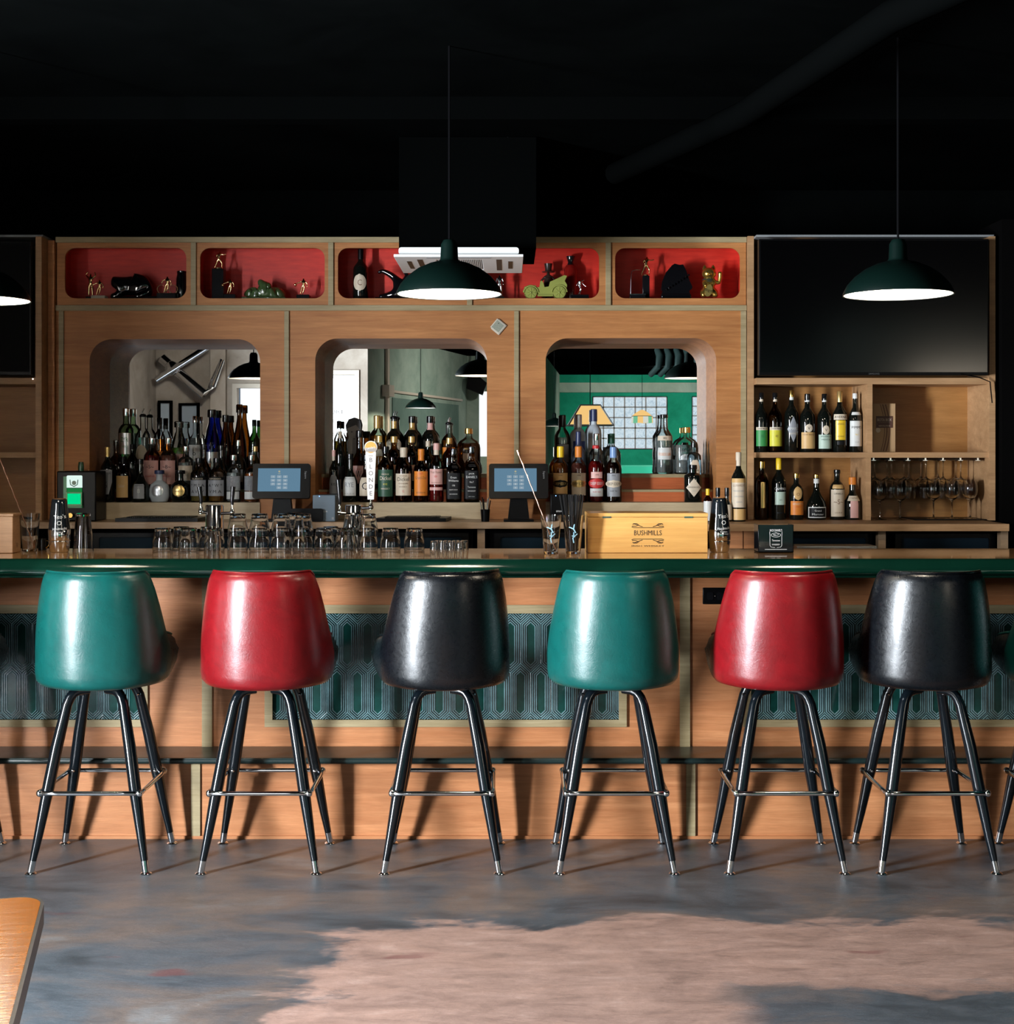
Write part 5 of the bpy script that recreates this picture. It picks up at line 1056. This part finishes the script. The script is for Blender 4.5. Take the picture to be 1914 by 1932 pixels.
# portrait cut-out among the bottles
t = thing('portrait_cutout', 'black and white cut-out of a head between the bottles, left of the middle mirror', 'picture', (X(669, 7.545), 7.535, 1.4148))
hd = [(-.025, 0), (.018, 0), (.022, .04), (.026, .07), (.026, .12), (.020, .175), (.034, .235), (.038, .262), (.030, .29), (.0, .302), (-.03, .292), (-.046, .262), (-.044, .235), (-.030, .20), (-.036, .15)]
MB().prism(hd, 0, .003).build('card', plain('grey_print', (.32, .30, .28), .6), t)
MB().prism([(.030, .232), (.038, .262), (.030, .29), (.0, .302), (-.03, .292), (-.046, .262), (-.044, .24), (-.02, .25), (.01, .262), (.02, .25)], -.001, 0).build('hair', plain('dark_print', (.05, .05, .055), .6), t)
MB().box(-.018, -.008, -.001, 0, .222, .226).box(.008, .018, -.001, 0, .222, .226).box(-.006, .006, -.001, 0, .185, .188).build('face_marks', BLACKL, t)

# ------------------------------------------------------------------ machines and screens on the back counter
zc = ZC + .0008
t = thing('shot_chiller', 'black chilled shot dispenser glowing green at the left end of the counter', 'dispenser', (X(142, 7.0), 7.0, zc))
xx = lambda p: X(p, 7.0) - X(142, 7.0); zz = lambda p: Z(p, 7.0) - zc
MB().box(xx(107), xx(181), 0, .18, 0, zz(889)).build('housing', PLASTIC, t, bevel=.006)
MB().box(xx(121), xx(127), -.012, 0, zz(952), zz(899)).box(xx(125), xx(157), -.02, 0, zz(958), zz(954)).build('side_trim', plain('green_trim', (.01, .25, .07), .3), t)
MB().prism(rrect(xx(127.5), xx(155.5), zz(920), zz(897), (0, 0, .006, .006), 4), -.014, 0).build('lit_emblem_panel', emis('backlit_white', (.8, 1, .92), 1.0), t)
eo = MB().lathe([(.001, 0), (.022, 0), (.022, .001), (.001, .001)], n=24, cx=0).build('emblem_disc', plain('emblem_pale', (.5, .7, .6), .4), t)
eo.rotation_euler = (PI / 2, 0, 0); eo.location = (xx(141.5), -.0145, zz(911)); eo.scale = (.5, .5, 1)
MB().tube([(xx(134), -.017, zz(905)), (xx(135), -.017, zz(914)), (xx(141.5), -.017, zz(918)), (xx(148), -.017, zz(914)), (xx(149), -.017, zz(905))], .0022).build('antler_mark', plain('emblem_green', (.02, .12, .07), .4), t)
MB().box(xx(128), xx(155), -.012, 0, zz(929.5), zz(921)).build('green_band', emis('dim_green', (.03, .35, .09), .5), t)
MB().box(xx(128), xx(155), -.012, 0, zz(952), zz(930)).build('lit_green_window', emis('lit_green', (.0, .75, .28), 1.0), t)
MB().holed(xx(126.5), xx(156.5), zz(953.5), zz(928.5), [[(xx(129), zz(951)), (xx(154), zz(951)), (xx(154), zz(931)), (xx(129), zz(931))]], -.018, -.012).build('window_frame', plain('green_frame', (.25, .7, .35), .3), t)
MB().lathe([(.001, 0), (.014, 0), (.015, .02), (.012, .045), (.001, .047)], n=16).build('bottle_neck', plain('neck_green', (.01, .05, .02), .1), t).location = (xx(146), .06, zz(889))
MB().tube([(xx(135), -.02, zz(972)), (xx(135), -.022, zz(972))], .012, 16).build('dispensing_knob', BRASS, t)
def pos(px, pw, label, tx):
    D = 6.99; t = thing('touch_screen', label, 'touch screen', (X(px, D), D, zc), 'point of sale screens')
    s = D / F; h0, h1 = Z(941, D) - zc, Z(875, D) - zc; w2 = pw * s / 2; T = Matrix.Rotation(math.radians(-10), 4, 'X')
    def tl(m): m.v = [tuple(T @ (Vector(v) - Vector((0, 0, h0))) + Vector((0, 0, h0))) for v in m.v]; return m
    tl(MB().prism(rrect(-w2, w2, h0, h1, .012, 4), -.018, .012)).build('screen_housing', PLASTIC, t, bevel=.003)
    a0, a1 = -w2 + 10 * s, -w2 + 90 * s; b0, b1 = h0 + 13 * s, h1 - 9 * s
    scr = tl(MB().box(a0, a1, -.0195, -.018, b0, b1)).build('screen', emis('screen_blue', (.12, .23, .33), 1.0), t)
    m = MB(); c = (a0 + a1) / 2
    for r in range(4):
        for k in range(3):
            if r == 3 and k == 0: continue
            x = c + (k - 1) * 11.5 * s; z = b1 - (16 + r * 7) * s; m.box(x - 4.3 * s, x + 4.3 * s, -.0202, -.0196, z - 2.5 * s, z + 2.5 * s)
    tl(m).build('keypad', emis('key_blue', (.27, .37, .45), 1.0), scr)
    m = MB(); 
    for r in range(4):
        for k in range(3):
            if r == 3 and k == 0: continue
            m.text('123456789 0>'[r * 3 + k] if r < 3 else '0>'[k - 1], c + (k - 1) * 11.5 * s, b1 - (16 + r * 7) * s, 4.2 * s, lambda x, z: (x, -.0206, z))
    tl(m).build('key_digits', emis('key_white', (.7, .75, .75), 1.0), scr)
    m = MB().text('*', c, b1 - 7.5 * s, 9 * s, lambda x, z: (x, -.0206, z)); m.text('TOAST', c, b1 - 10.5 * s, 1.6 * s, lambda x, z: (x, -.0206, z)); tl(m).build('login_mark', emis('key_yellow', (.9, .7, .2), 1.0), scr)
    MB().prism([(-.055, 0), (.055, 0), (.04, h0 + .02), (-.04, h0 + .02)], .015, .06).box(-.075, .075, -.05, .08, 0, .012).build('stand', PLASTIC, t, bevel=.003)
    m = MB().text('Square', w2 - 8 * s, (h0 + h1) / 2 + .03, .014, lambda x, z: (x, -.0186, z), rot=-PI / 2); tl(m).build('side_lettering', GREYP, t)
    return t
pos(531, 108, 'touch screen till with blue keypad left of the middle mirror', 0); pos(979, 112, 'touch screen till with blue keypad right of the middle mirror', 0)
def printer(px0, px1, top, D, mat, label):
    t = thing('receipt_printer', label, 'printer', (X((px0 + px1) / 2, D), D, zc)); w2 = (px1 - px0) / 2 * D / F; h = Z(top, D) - zc
    MB().box(-w2, w2, 0, .13, 0, h).build('housing', mat, t, bevel=.004)
    MB().text('EPSON', 0, h * .38, .011, lambda x, z: (x, -.0006, z)).build('lettering', WHITEP, t); MB().ball((-w2 * .4, -.001, h - .006), .0025, 8).build('status_light', emis('led_blue', (.2, .4, 1), 4), t)
    MB().box(w2 * .68, w2 * .88, -.001, 0, .01, .022).build('button', GREYP, t)
printer(590, 633, 934, 6.975, plain('slate_plastic', (.10, .14, .18), .4), 'slate blue receipt printer right of the left touch screen'); printer(1039, 1073, 933, 6.975, PLASTIC, 'black receipt printer behind the glass of straws')
tag(MB().prism(rrect(X(545, 6.92), X(608, 6.92), zc, Z(960, 6.92), .012, 3), 6.955, 6.962).build('card_tray', PLASTIC, loc=(0, 0, 0)), 'low black tray in front of the slate printer', 'tray')
t = thing('tool_cup', 'black cup of steel bar tools between the middle bottles and the right screen', 'cup', (X(916, 6.98), 6.98, zc))
MB().lathe([(.001, 0), (.020, 0), (.024, .06), (.022, .06), (.018, .004), (.001, .004)], n=16).build('cup', PLASTIC, t)
for k in range(6): a = k * 1.1; MB().tube([(.008 * math.cos(a), .008 * math.sin(a), .006), (.026 * math.cos(a), .02 * math.sin(a), .105 + .008 * (k % 3))], .0028, 6).build('bar_tool', STEEL if k % 2 else PLASTIC, t)
tag(MB().box(X(1278, 6.96), X(1325, 6.96), 6.955, 7.05, 0, .032).build('black_tray', BLACKG, loc=(0, 0, zc), bevel=.004), 'glossy black tray under the apothecary gin bottle', 'tray')
# tap towers
def tower(px, label, handles):
    D = 6.36; t = thing('tap_tower', label, 'tap tower', (X(px, D), D, .7808), 'beer tap towers'); h = Z(953, D) - .7808; r = 17 * D / F
    MB().lathe([(.001, 0), (r * 1.5, 0), (r * 1.5, .01), (r, .015), (r, h - .004), (r * .94, h), (.001, h)], n=36).build('column', CHROME, t)
    for (dx, z0p, z1p, kind) in handles:
        x = dx * D / F; za, zb = Z(z0p, D) - .7808, Z(z1p, D) - .7808; s = 1 if x > 0 else -1
        tp = MB().tube([(0, -.01, za - .040), (x * .9, -.02, za - .038), (x, -.02, za - .030)], .007, 10).tube([(x, -.02, za - .045), (x, -.02, za - .018), (x, -.02, za - .012), (x, -.02, za)], [.009, .009, .006, .005], 12).ball((x, -.02, za - .034), .0125, 10)
        f = tp.build('faucet', CHROME, t)
        if kind == 'black': MB().tube([(x, -.02, za), (x - s * .001, -.02, za + .02), (x + s * .004 * (1 if x > 0 else 1.5), -.02, zb)], [.007, .009, .0115], 12).build('tap_handle', BLACKG, f)
        else:
            w2 = .0235; hh = zb - za; c = zb - .029
            pts = [(-.014, .0), (.014, .0)] + [(.0145 + (.0235 - .0145) * k / 5, (c - za - .024) * k / 5 ) for k in range(1, 6)]
            pts += [(.029 * math.cos(a), c - za + .029 * math.sin(a)) for a in [-.75 + (PI + 1.5) * k / 16 for k in range(17)]]
            pts += [(-q[0], q[1]) for q in pts[6:1:-1]]
            th = MB().prism([(x + a, za + b) for a, b in pts], -.03, -.010).build('tap_handle', plain('white_handle', (.68, .64, .60), .45), f, bevel=.002)
            bd = MB().lathe([(.001, 0), (.0255, 0), (.0255, .0012), (.001, .0012)], n=28).build('badge', [plain('badge_gold', (.62, .33, .07), .4)], th); bd.rotation_euler = (PI / 2, 0, 0)
            bd.location = (x, -.030, c)
            m = MB().box(x - .024, x + .024, -.0318, -.0314, c - .020, c - .002); m.build('badge_grey_half', plain('badge_grey', (.3, .27, .25), .5), th)
            m = MB().text('Lenders', x, c - .001, .016, lambda a, b: (a, -.0324, b), rot=.15, width=.040); m.build('badge_lettering', WHITEP, th)
            m = MB(); gap = (c - .048 - za) / 6.2
            for k, ch in enumerate('BLONDE'): m.text(ch, x, c - .056 - gap * k, .028, lambda a, b: (a, -.0306, b))
            m.text('Italian', x, c - .037, .009, lambda a, b: (a, -.0306, b)); m.build('handle_lettering', plain('handle_ink', (.06, .06, .07), .5), th)
tower(405, 'chrome tap tower with two black handles below the left mirror', ((-24, 950, 918, 'black'), (35, 952, 918, 'black')))
tower(669, 'chrome tap tower with one white BLONDE handle and one dark handle', ((-27, 952, 905, 'black'), (32, 942, 832, 'blonde')))

# ------------------------------------------------------------------ right shelving: wine carton and stemware
t = thing('wine_carton', 'brown boxed wine carton standing in the upper right shelf bay', 'carton', (X(1669, 7.2), 7.2, Z(853.5, 7.1) + .0008))
s = 7.2 / F; w2 = 21.5 * s; h = 92 * s; KR = plain('kraft_card', (.42, .26, .13), .6)
MB().box(-w2, w2, 0, .10, 0, h).build('carton', KR, t, bevel=.002)
m = MB()
for off, wd in ((-.010, .004), (.0, .008), (.014, .008)):
    m.add([(off + .022 * math.sin(3.0 * k / 12) + dx * wd + (-.012), -.0008, h * .02 + h * .96 * (1 - k / 12)) for k in range(13) for dx in (0, 1)], [(2 * k, 2 * k + 1, 2 * k + 3, 2 * k + 2) for k in range(12)])
m.build('wave_print', BROWNL, t, recalc=False)
MB().box(-w2 * .72, w2 * .72, -.003, -.001, h * .50, h * .74).build('label', plain('label_frame', (.08, .03, .02), .5), t)
MB().text('BOTA BOX', 0, h * .665, .020, lambda x, z: (x, -.0036, z), width=w2 * 1.25).text('________', 0, h * .63, .008, lambda x, z: (x, -.0036, z), width=w2).text('REDVOLUTION', 0, h * .54, .010, lambda x, z: (x, -.0036, z), width=w2 * 1.0).build('lettering', CREAML, t)
MB().prism([(.012 * math.cos(a) - w2 * .55, .012 * math.sin(a) + h * .45) for a in [2 * PI * k / 18 for k in range(18)]], -.003, -.001).build('seal', CREAML, t)
WG = [(.0001, .0), (.034, .0), (.034, .0015), (.012, .004), (.0045, .010), (.0036, .02), (.0036, .085), (.008, .093), (.026, .106), (.038, .128), (.0405, .148), (.037, .175), (.031, .200), (.0298, .200), (.0355, .175), (.0388, .148), (.0365, .129), (.025, .109), (.006, .098), (.0001, .0965)]
wg = MB().lathe(WG, n=24).build('wine_glass', GLASS); wg.location = (X(1762, 7.145), 7.145, zc + .006)
tag(wg, 'clear wine glass upright on the dark mat, leftmost of the three', 'wine glass', 'upright wine glasses')
for px, lb in ((1797, 'clear wine glass upright on the dark mat, middle of the three'), (1831, 'clear wine glass upright on the dark mat, rightmost of the three'), (1661, 'clear wine glass upright at the left end of the lower stemware bay'), (1699, 'clear wine glass upright under the hanging glasses, off the mat')):
    c = dup(wg); c.location = (X(px, 7.145), 7.145, zc + (.006 if 1755 < px else .0008)); c['label'] = lb
tag(MB().box(X(1722, 7.15), X(1858, 7.15), 7.11, 7.36, 0, .005).build('drip_mat', PLASTIC, loc=(0, 0, zc)), 'dark rubber mat under the three upright wine glasses', 'mat')
rk = thing('glass_rack', 'dark rails under the shelf that hold the hanging wine glasses', 'rack', (0, 7.12, Z(853.5, 7.1) - .0275))
zr = Z(853.5, 7.1) - .0275
cols = [1664, 1696, 1729, 1762, 1795, 1829]
for k in range(7):
    px = 1648 + k * 33 if k else 1649; MB().box(X(px, 7.12) - .004, X(px, 7.12) + .004, 0, .28, -.012, 0).box(X(px, 7.12) - .012, X(px, 7.12) + .012, 0, .28, -.0145, -.012).build('rail', STEEL, rk)
for ci, px in enumerate(cols):
    for ri, D in enumerate((7.25, 7.334)):
        c = dup(wg); c.rotation_euler = (PI, 0, 0); c.location = (X(px, 7.12) , D, zr - .0105 + .0); c['group'] = 'hanging wine glasses'
        c['label'] = 'clear wine glass hanging upside down in column %s, %s' % (('one from the left', 'two from the left', 'three from the left', 'four from the left', 'five from the left', 'six from the left')[ci], ('in the front row', 'in the back row')[ri])

# ------------------------------------------------------------------ on the bar
BT = 1.1078
def pint_prof(r0, r1, h, b=.012, t=.0022): return [(.0001, 0), (r0 * .94, 0), (r0, .003), (r0 + (r1 - r0) * .5, h * .5), (r1, h), (r1 - t, h), (r0 + (r1 - r0) * .5 - t, h * .5), (r0 - t, b), (.0001, b)]
def on_bar(px, py): D = (EYE - BT) * F / (py - CY); return X(px, D), D
pint = MB().lathe(pint_prof(.0300, .0440, .162), n=36).build('pint_glass', GLASS)
x, y = on_bar(56, 1040); pint.location = (x, y, BT); tag(pint, 'pint glass holding a bar spoon, beside the left wooden box', 'glass', 'pint glasses on the bar')
c = dup(pint); x, y = on_bar(157, 1040); c.location = (x, y, BT + .162); c.rotation_euler = (PI, 0, 0); c['label'] = 'pint glass standing upside down right of the left shaker'
c = dup(pint); x, y = on_bar(1040, 1045); c.location = (x, y, BT); c['label'] = 'pint glass with pale blue print holding a bar spoon'; pg3 = c
c = dup(pint); x, y = on_bar(1082, 1045); c.location = (x, y, BT); c['label'] = 'pint glass with pale blue print full of black straws, left of the crate'; pg4 = c
BLP = plain('pale_blue_print', (.25, .45, .55), .5)
for g, seed in ((pg3, 1), (pg4, 2)):
    m = MB(); fn = lambda a, b: (a, -math.sqrt(max(0, (.0302 + (.0142) * b / .162) ** 2 - a * a)) - .0006, b)
    m.text('Y', .0, .105, .05, fn, rot=.5); m.text('v', .006, .085, .05, fn, rot=-.4); m.text('i', -.004, .065, .05, fn, rot=.2)
    m.build('printed_figure', BLP, g, recalc=False)
def spoon(px, py, label, base, tip, mat):
    t = tag(MB().tube([Vector(base) + (Vector(tip) - Vector(base)) * k / 24 + Vector((.0008 * math.cos(k * 2), .0008 * math.sin(k * 2), 0)) for k in range(25)], [.0022] * 25, 8)
        .tube([Vector(tip), Vector(tip) + (Vector(tip) - Vector(base)).normalized() * .012, Vector(tip) + (Vector(tip) - Vector(base)).normalized() * .03], [.0022, .0042, .0015], 8).build('bar_spoon', mat), label, 'bar spoon')
CU = plain('copper', (.8, .5, .38), .25, metal=1)
x, y = on_bar(56, 1040); spoon(0, 0, 'long twisted copper bar spoon leaning out of the left pint glass', (x + .0215, y, BT + .016), (X(2, y), y - .01, Z(868, y)), CU)
x, y = on_bar(1040, 1045); spoon(0, 0, 'long twisted bar spoon leaning out of the pint glass before the right screen', (x + .0215, y, BT + .016), (X(981, y), y - .01, Z(862, y)), CU)
x, y = on_bar(1082, 1045)
st = MB().tube([(0, 0, 0), (0, 0, .235)], .0026, 6).build('straw', plain('black_straw', (.008, .008, .009), .35)); N = 18
for k in range(N):
    o = st if k == 0 else dup(st); a = 2.39996 * k; r = .019 * math.sqrt((k + .5) / N)
    o.location = (x + r * math.cos(a) * .9, y + r * math.sin(a) * .9, BT + .0135); dx, dy = r * math.cos(a) * 1.9 - .004, r * math.sin(a) * 1.0
    o.rotation_euler = (-math.atan2(dy, .23), math.atan2(dx, .23), 0)
    tag(o, 'thin black straw in the bundle standing in the pint glass beside the crate', 'straw', 'black straws in the pint glass')
# rocks glasses, upside down: rim down
rock = MB().lathe([(.0455, 0), (.0490, .001), (.0482, .028), (.0475, .040), (.0425, .060), (.0372, .094), (.0350, .098), (.0001, .0985), (.0001, .084), (.0350, .083), (.0398, .058), (.0448, .039), (.0460, .026), (.0455, .0)], n=40, ribs=10, rib=.01, cap=False); rock.v = [(x * .905, y * .905, z) for x, y, z in rock.v]; rock = rock.build('rocks_glass', GLASS)
# plan: px, front row depth shift, stacked?
plan = [(308, 0, 0, 'leftmost of the upside down rocks glasses'), (357, 0, 0, 'second from the left of the rocks glasses, touching its twin'), (405, 0, 0, 'before the left tap tower'),
        (449, 0, 1, 'first double stack right of the left tap tower'), (490, 0, 1, 'second of the double stacks'), (531, 0, 1, 'third of the double stacks, under the left touch screen'),
        (572, 0, 1, 'double stack in front of the card tray'), (612, 0, 0, 'between the card tray stack and the right tap tower'), (652, 0, 0, 'in front of the right tap tower'),
        (694, 0, 1, 'double stack under the white BLONDE handle'), (737, 0, 0, 'second from the right of the rocks glasses'), (782, 0, 0, 'rightmost of the rocks glasses, beside the shot glasses'),
        (549, .105, 1, 'back row double stack between two front stacks'), (661, .105, 1, 'back row double stack behind the right tap tower glass'), (619, .105, 0, 'back row single near the right tap tower'), (384, .105, 0, 'back row single near the left tap tower'), (332, .105, 0, 'back row single between the two leftmost')]
first = True
for px, dy, stk, lb in plan:
    x = X(px, 6.06); y = 6.055 + dy
    for q in range(1 + stk):
        o = rock if first else dup(rock); first = False
        o.location = (x + .001 * q, y, BT + .061 * q); o.rotation_euler = (0, 0, random.uniform(0, .6))
        tag(o, 'upside down rocks glass, %s%s' % (lb, '' if not stk else (', lower glass', ', upper glass')[q]), 'glass', 'rocks glasses on the bar')
shot = MB().lathe([(.0165, 0), (.0185, .0005), (.0150, .043), (.0001, .0435), (.0001, .034), (.0135, .033), (.0165, 0)], n=24, cap=False).build('shot_glass', GLASS)
nm = ['first', 'second', 'third', 'fourth', 'fifth']
for r in range(2):
    for k in range(4):
        o = shot if (r, k) == (0, 0) else dup(shot); o.location = (X(820, 6.06) + .037 * k + .018 * r, 6.03 + .045 * r, BT)
        tag(o, 'small upside down shot glass, %s from the left in the %s row' % (nm[k], ('front', 'back')[r]), 'shot glass', 'shot glasses on the bar')
# boston shakers
def shaker(px, py, top, label):
    x, y = on_bar(px, py); h = Z(top, y) - BT; t = thing('cocktail_shaker', label, 'cocktail shaker', (x, y, BT), 'black sleeved cocktail shakers')
    q = .095; r0 = 20.5 * y / F
    MB().lathe([(.0001, 0), (r0 * .80, 0), (r0 * .86, .004), (r0, q * .48), (r0, q * .50), (r0 * .97, q * .52), (r0, q * .56), (r0 * 1.0, q - .002), (r0 * .98, q), (.0001, q)], n=40).build('steel_tin', CHROME, t)
    MB().lathe([(r0 * .985, q * .86), (r0 * .975, q + .002), (r0 * .72, h * .90), (r0 * .68, h * .965), (r0 * .60, h * .985), (.0001, h * .985)], n=40, cap=False).build('black_tin', plain('black_powder_tin', (.006, .009, .012), .13, coat=.5), t)
    MB().lathe([(r0 * .60, h * .983), (r0 * .62, h * .995), (r0 * .5, h), (.0001, h * .992)], n=32, cap=False).build('steel_rim', CHROME, t)
    fn = lambda a, b: (a, -math.sqrt(max(0, (r0 * (.985 - .265 * (b - q) / (h * .9 - q))) ** 2 - a * a)) - .0008, b)
    m = MB().text("Tito's", r0 * .25, h * .66, .024, fn, width=r0 * 1.0, rot=.12).text('O', r0 * .25, h * .545, .026, fn).text('Handmade', r0 * .25, h * .44, .016, fn, width=r0 * 1.2, rot=.08).text('VODKA', r0 * .25, h * .375, .009, fn, width=r0 * .7)
    m.text('AUSTIN TEXAS', r0 * .25, h * .335, .005, fn, width=r0 * .9).build('lettering', WHITEP, t, recalc=False)
shaker(112, 1041, 940, 'black and steel cocktail shaker near the left end of the bar'); shaker(1358, 1041, 938, 'black and steel cocktail shaker just right of the whiskey crate')
# whiskey crate
D = 5.92; x0, x1 = X(1109, D), X(1336, D); h = Z(968, D) - BT; t = thing('whiskey_crate', 'yellow pine whiskey crate with burnt black lettering on the bar', 'crate', ((x0 + x1) / 2, D, BT)); w2 = (x1 - x0) / 2
MB().box(-w2, w2, 0, .20, 0, h - .018).build('crate_body', CRATE, t, bevel=.002); MB().box(-w2 - .001, w2 + .001, -.002, .202, h - .017, h).build('lid', CRATE, t, bevel=.0015)
for s in (-1, 1): MB().box(s * w2 * .68 - .018, s * w2 * .68 + .018, -.0035, -.0005, h - .021, h - .014).build('hinge', STEEL, t)
INK = plain('burnt_ink', (.03, .015, .008), .6); fy = lambda a, b: (a, -.0012, b)
m = MB().text('BUSHMILLS', .0, h * .505, .030, fy, width=.118); m.text('IRISH WHISKEY', 0, h * .175, .0085, fy, width=.140)
def curl(s, v):
    pts = [(s * .066, v * .0), (s * .052, v * .004), (s * .030, v * .004), (s * .012, v * .010)]
    P = [(s * .068, .027), (s * .058, .024), (s * .035, .024), (0, .024)]
    for q in (P, [(s * .066, .030), (s * .050, .030), (s * .038, .036), (s * .046, .041), (s * .058, .041), (s * .064, .037)], [(s * .062, .041), (s * .045, .036), (s * .030, .030), (s * .022, .028)]):
        m.tube([(a, -.0012, h * .49 + v * b) for a, b in q], .0014, 5)
for s in (-1, 1):
    for v in (-1, 1): curl(s, v)
m.build('lettering', INK, t, recalc=False)
# small wooden box at the left edge
D = 5.90; t = thing('wooden_box', 'plain wooden box cut off by the left edge of the bar', 'box', (X(-3, D), D, BT)); w2 = .060; h = Z(969, D) - BT
MB().box(-w2, w2, 0, .10, 0, h - .012).build('box_body', SHELFW, t, bevel=.002); MB().box(-w2 - .004, w2 + .004, -.004, .104, h - .012, h).build('lid', SHELFW, t, bevel=.002)
MB().text('||||', w2 * .0, h * .2, .02, lambda a, b: (w2 + .0006, .05 + a, b)).build('burnt_lettering', INK, t, recalc=False)
t = thing('gold_handled_mug', 'small dark mug with a gold handle between the left pint glass and shaker', 'mug', (X(80, 6.08), 6.08, BT))
MB().lathe([(.0001, 0), (.018, 0), (.020, .05), (.0185, .05), (.0165, .004), (.0001, .004)], n=20).build('mug', BLACKG, t); MB().tube([(.018, -.006, .042), (.030, -.012, .040), (.032, -.012, .022), (.018, -.006, .010)], .0025, 8).build('handle', BRASS, t)
# napkin caddy
D = 5.93; x0, x1 = X(1431, D), X(1498, D); cx = (x0 + x1) / 2; w2 = (x1 - x0) / 2; h = Z(990, D) - BT
t = thing('napkin_caddy', 'black napkin caddy with white whiskey lettering right of the shaker', 'napkin caddy', (cx, D, BT))
MB().box(-w2, w2, 0, .10, 0, .006).box(-w2, w2, 0, .004, 0, h).box(-w2, -w2 + .004, 0, .10, 0, h).box(w2 - .004, w2, 0, .10, 0, h).box(-.004, .0, .004, .10, 0, h * .9).build('caddy_shell', BLACKG, t, bevel=.001)
MB().box(-w2 + .008, -.008, .008, .09, .007, h * .78).build('napkins', WHITEL, t); m = MB(); fy = lambda a, b: (a, -.0012, b)
m.text('JACK DANIEL\'S', 0, h * .80, .014, fy, width=.052).text('OLD', 0, h * .72, .004, fy).text('No.7', 0, h * .635, .011, fy).text('Tennessee', 0, h * .44, .011, fy, width=.034).text('WHISKEY', 0, h * .29, .009, fy, width=.034)
for k in range(24):
    a, b = 2 * PI * k / 24, 2 * PI * (k + 1) / 24; m.tube([(.020 * math.cos(a), -.0012, h * .63 + .0085 * math.sin(a)), (.020 * math.cos(b), -.0012, h * .63 + .0085 * math.sin(b))], .0008, 4)
for s in (-1, 1): m.tube([(s * .026, -.0012, h * .74), (s * .025, -.0012, h * .6), (s * .025, -.0012, h * .26), (s * .020, -.0012, h * .20), (s * .004, -.0012, h * .18)], .0008, 4)
m.box(-w2 * .62, w2 * .62, -.0016, -.0008, h * .11, h * .125).build('lettering', WHITEP, t, recalc=False)
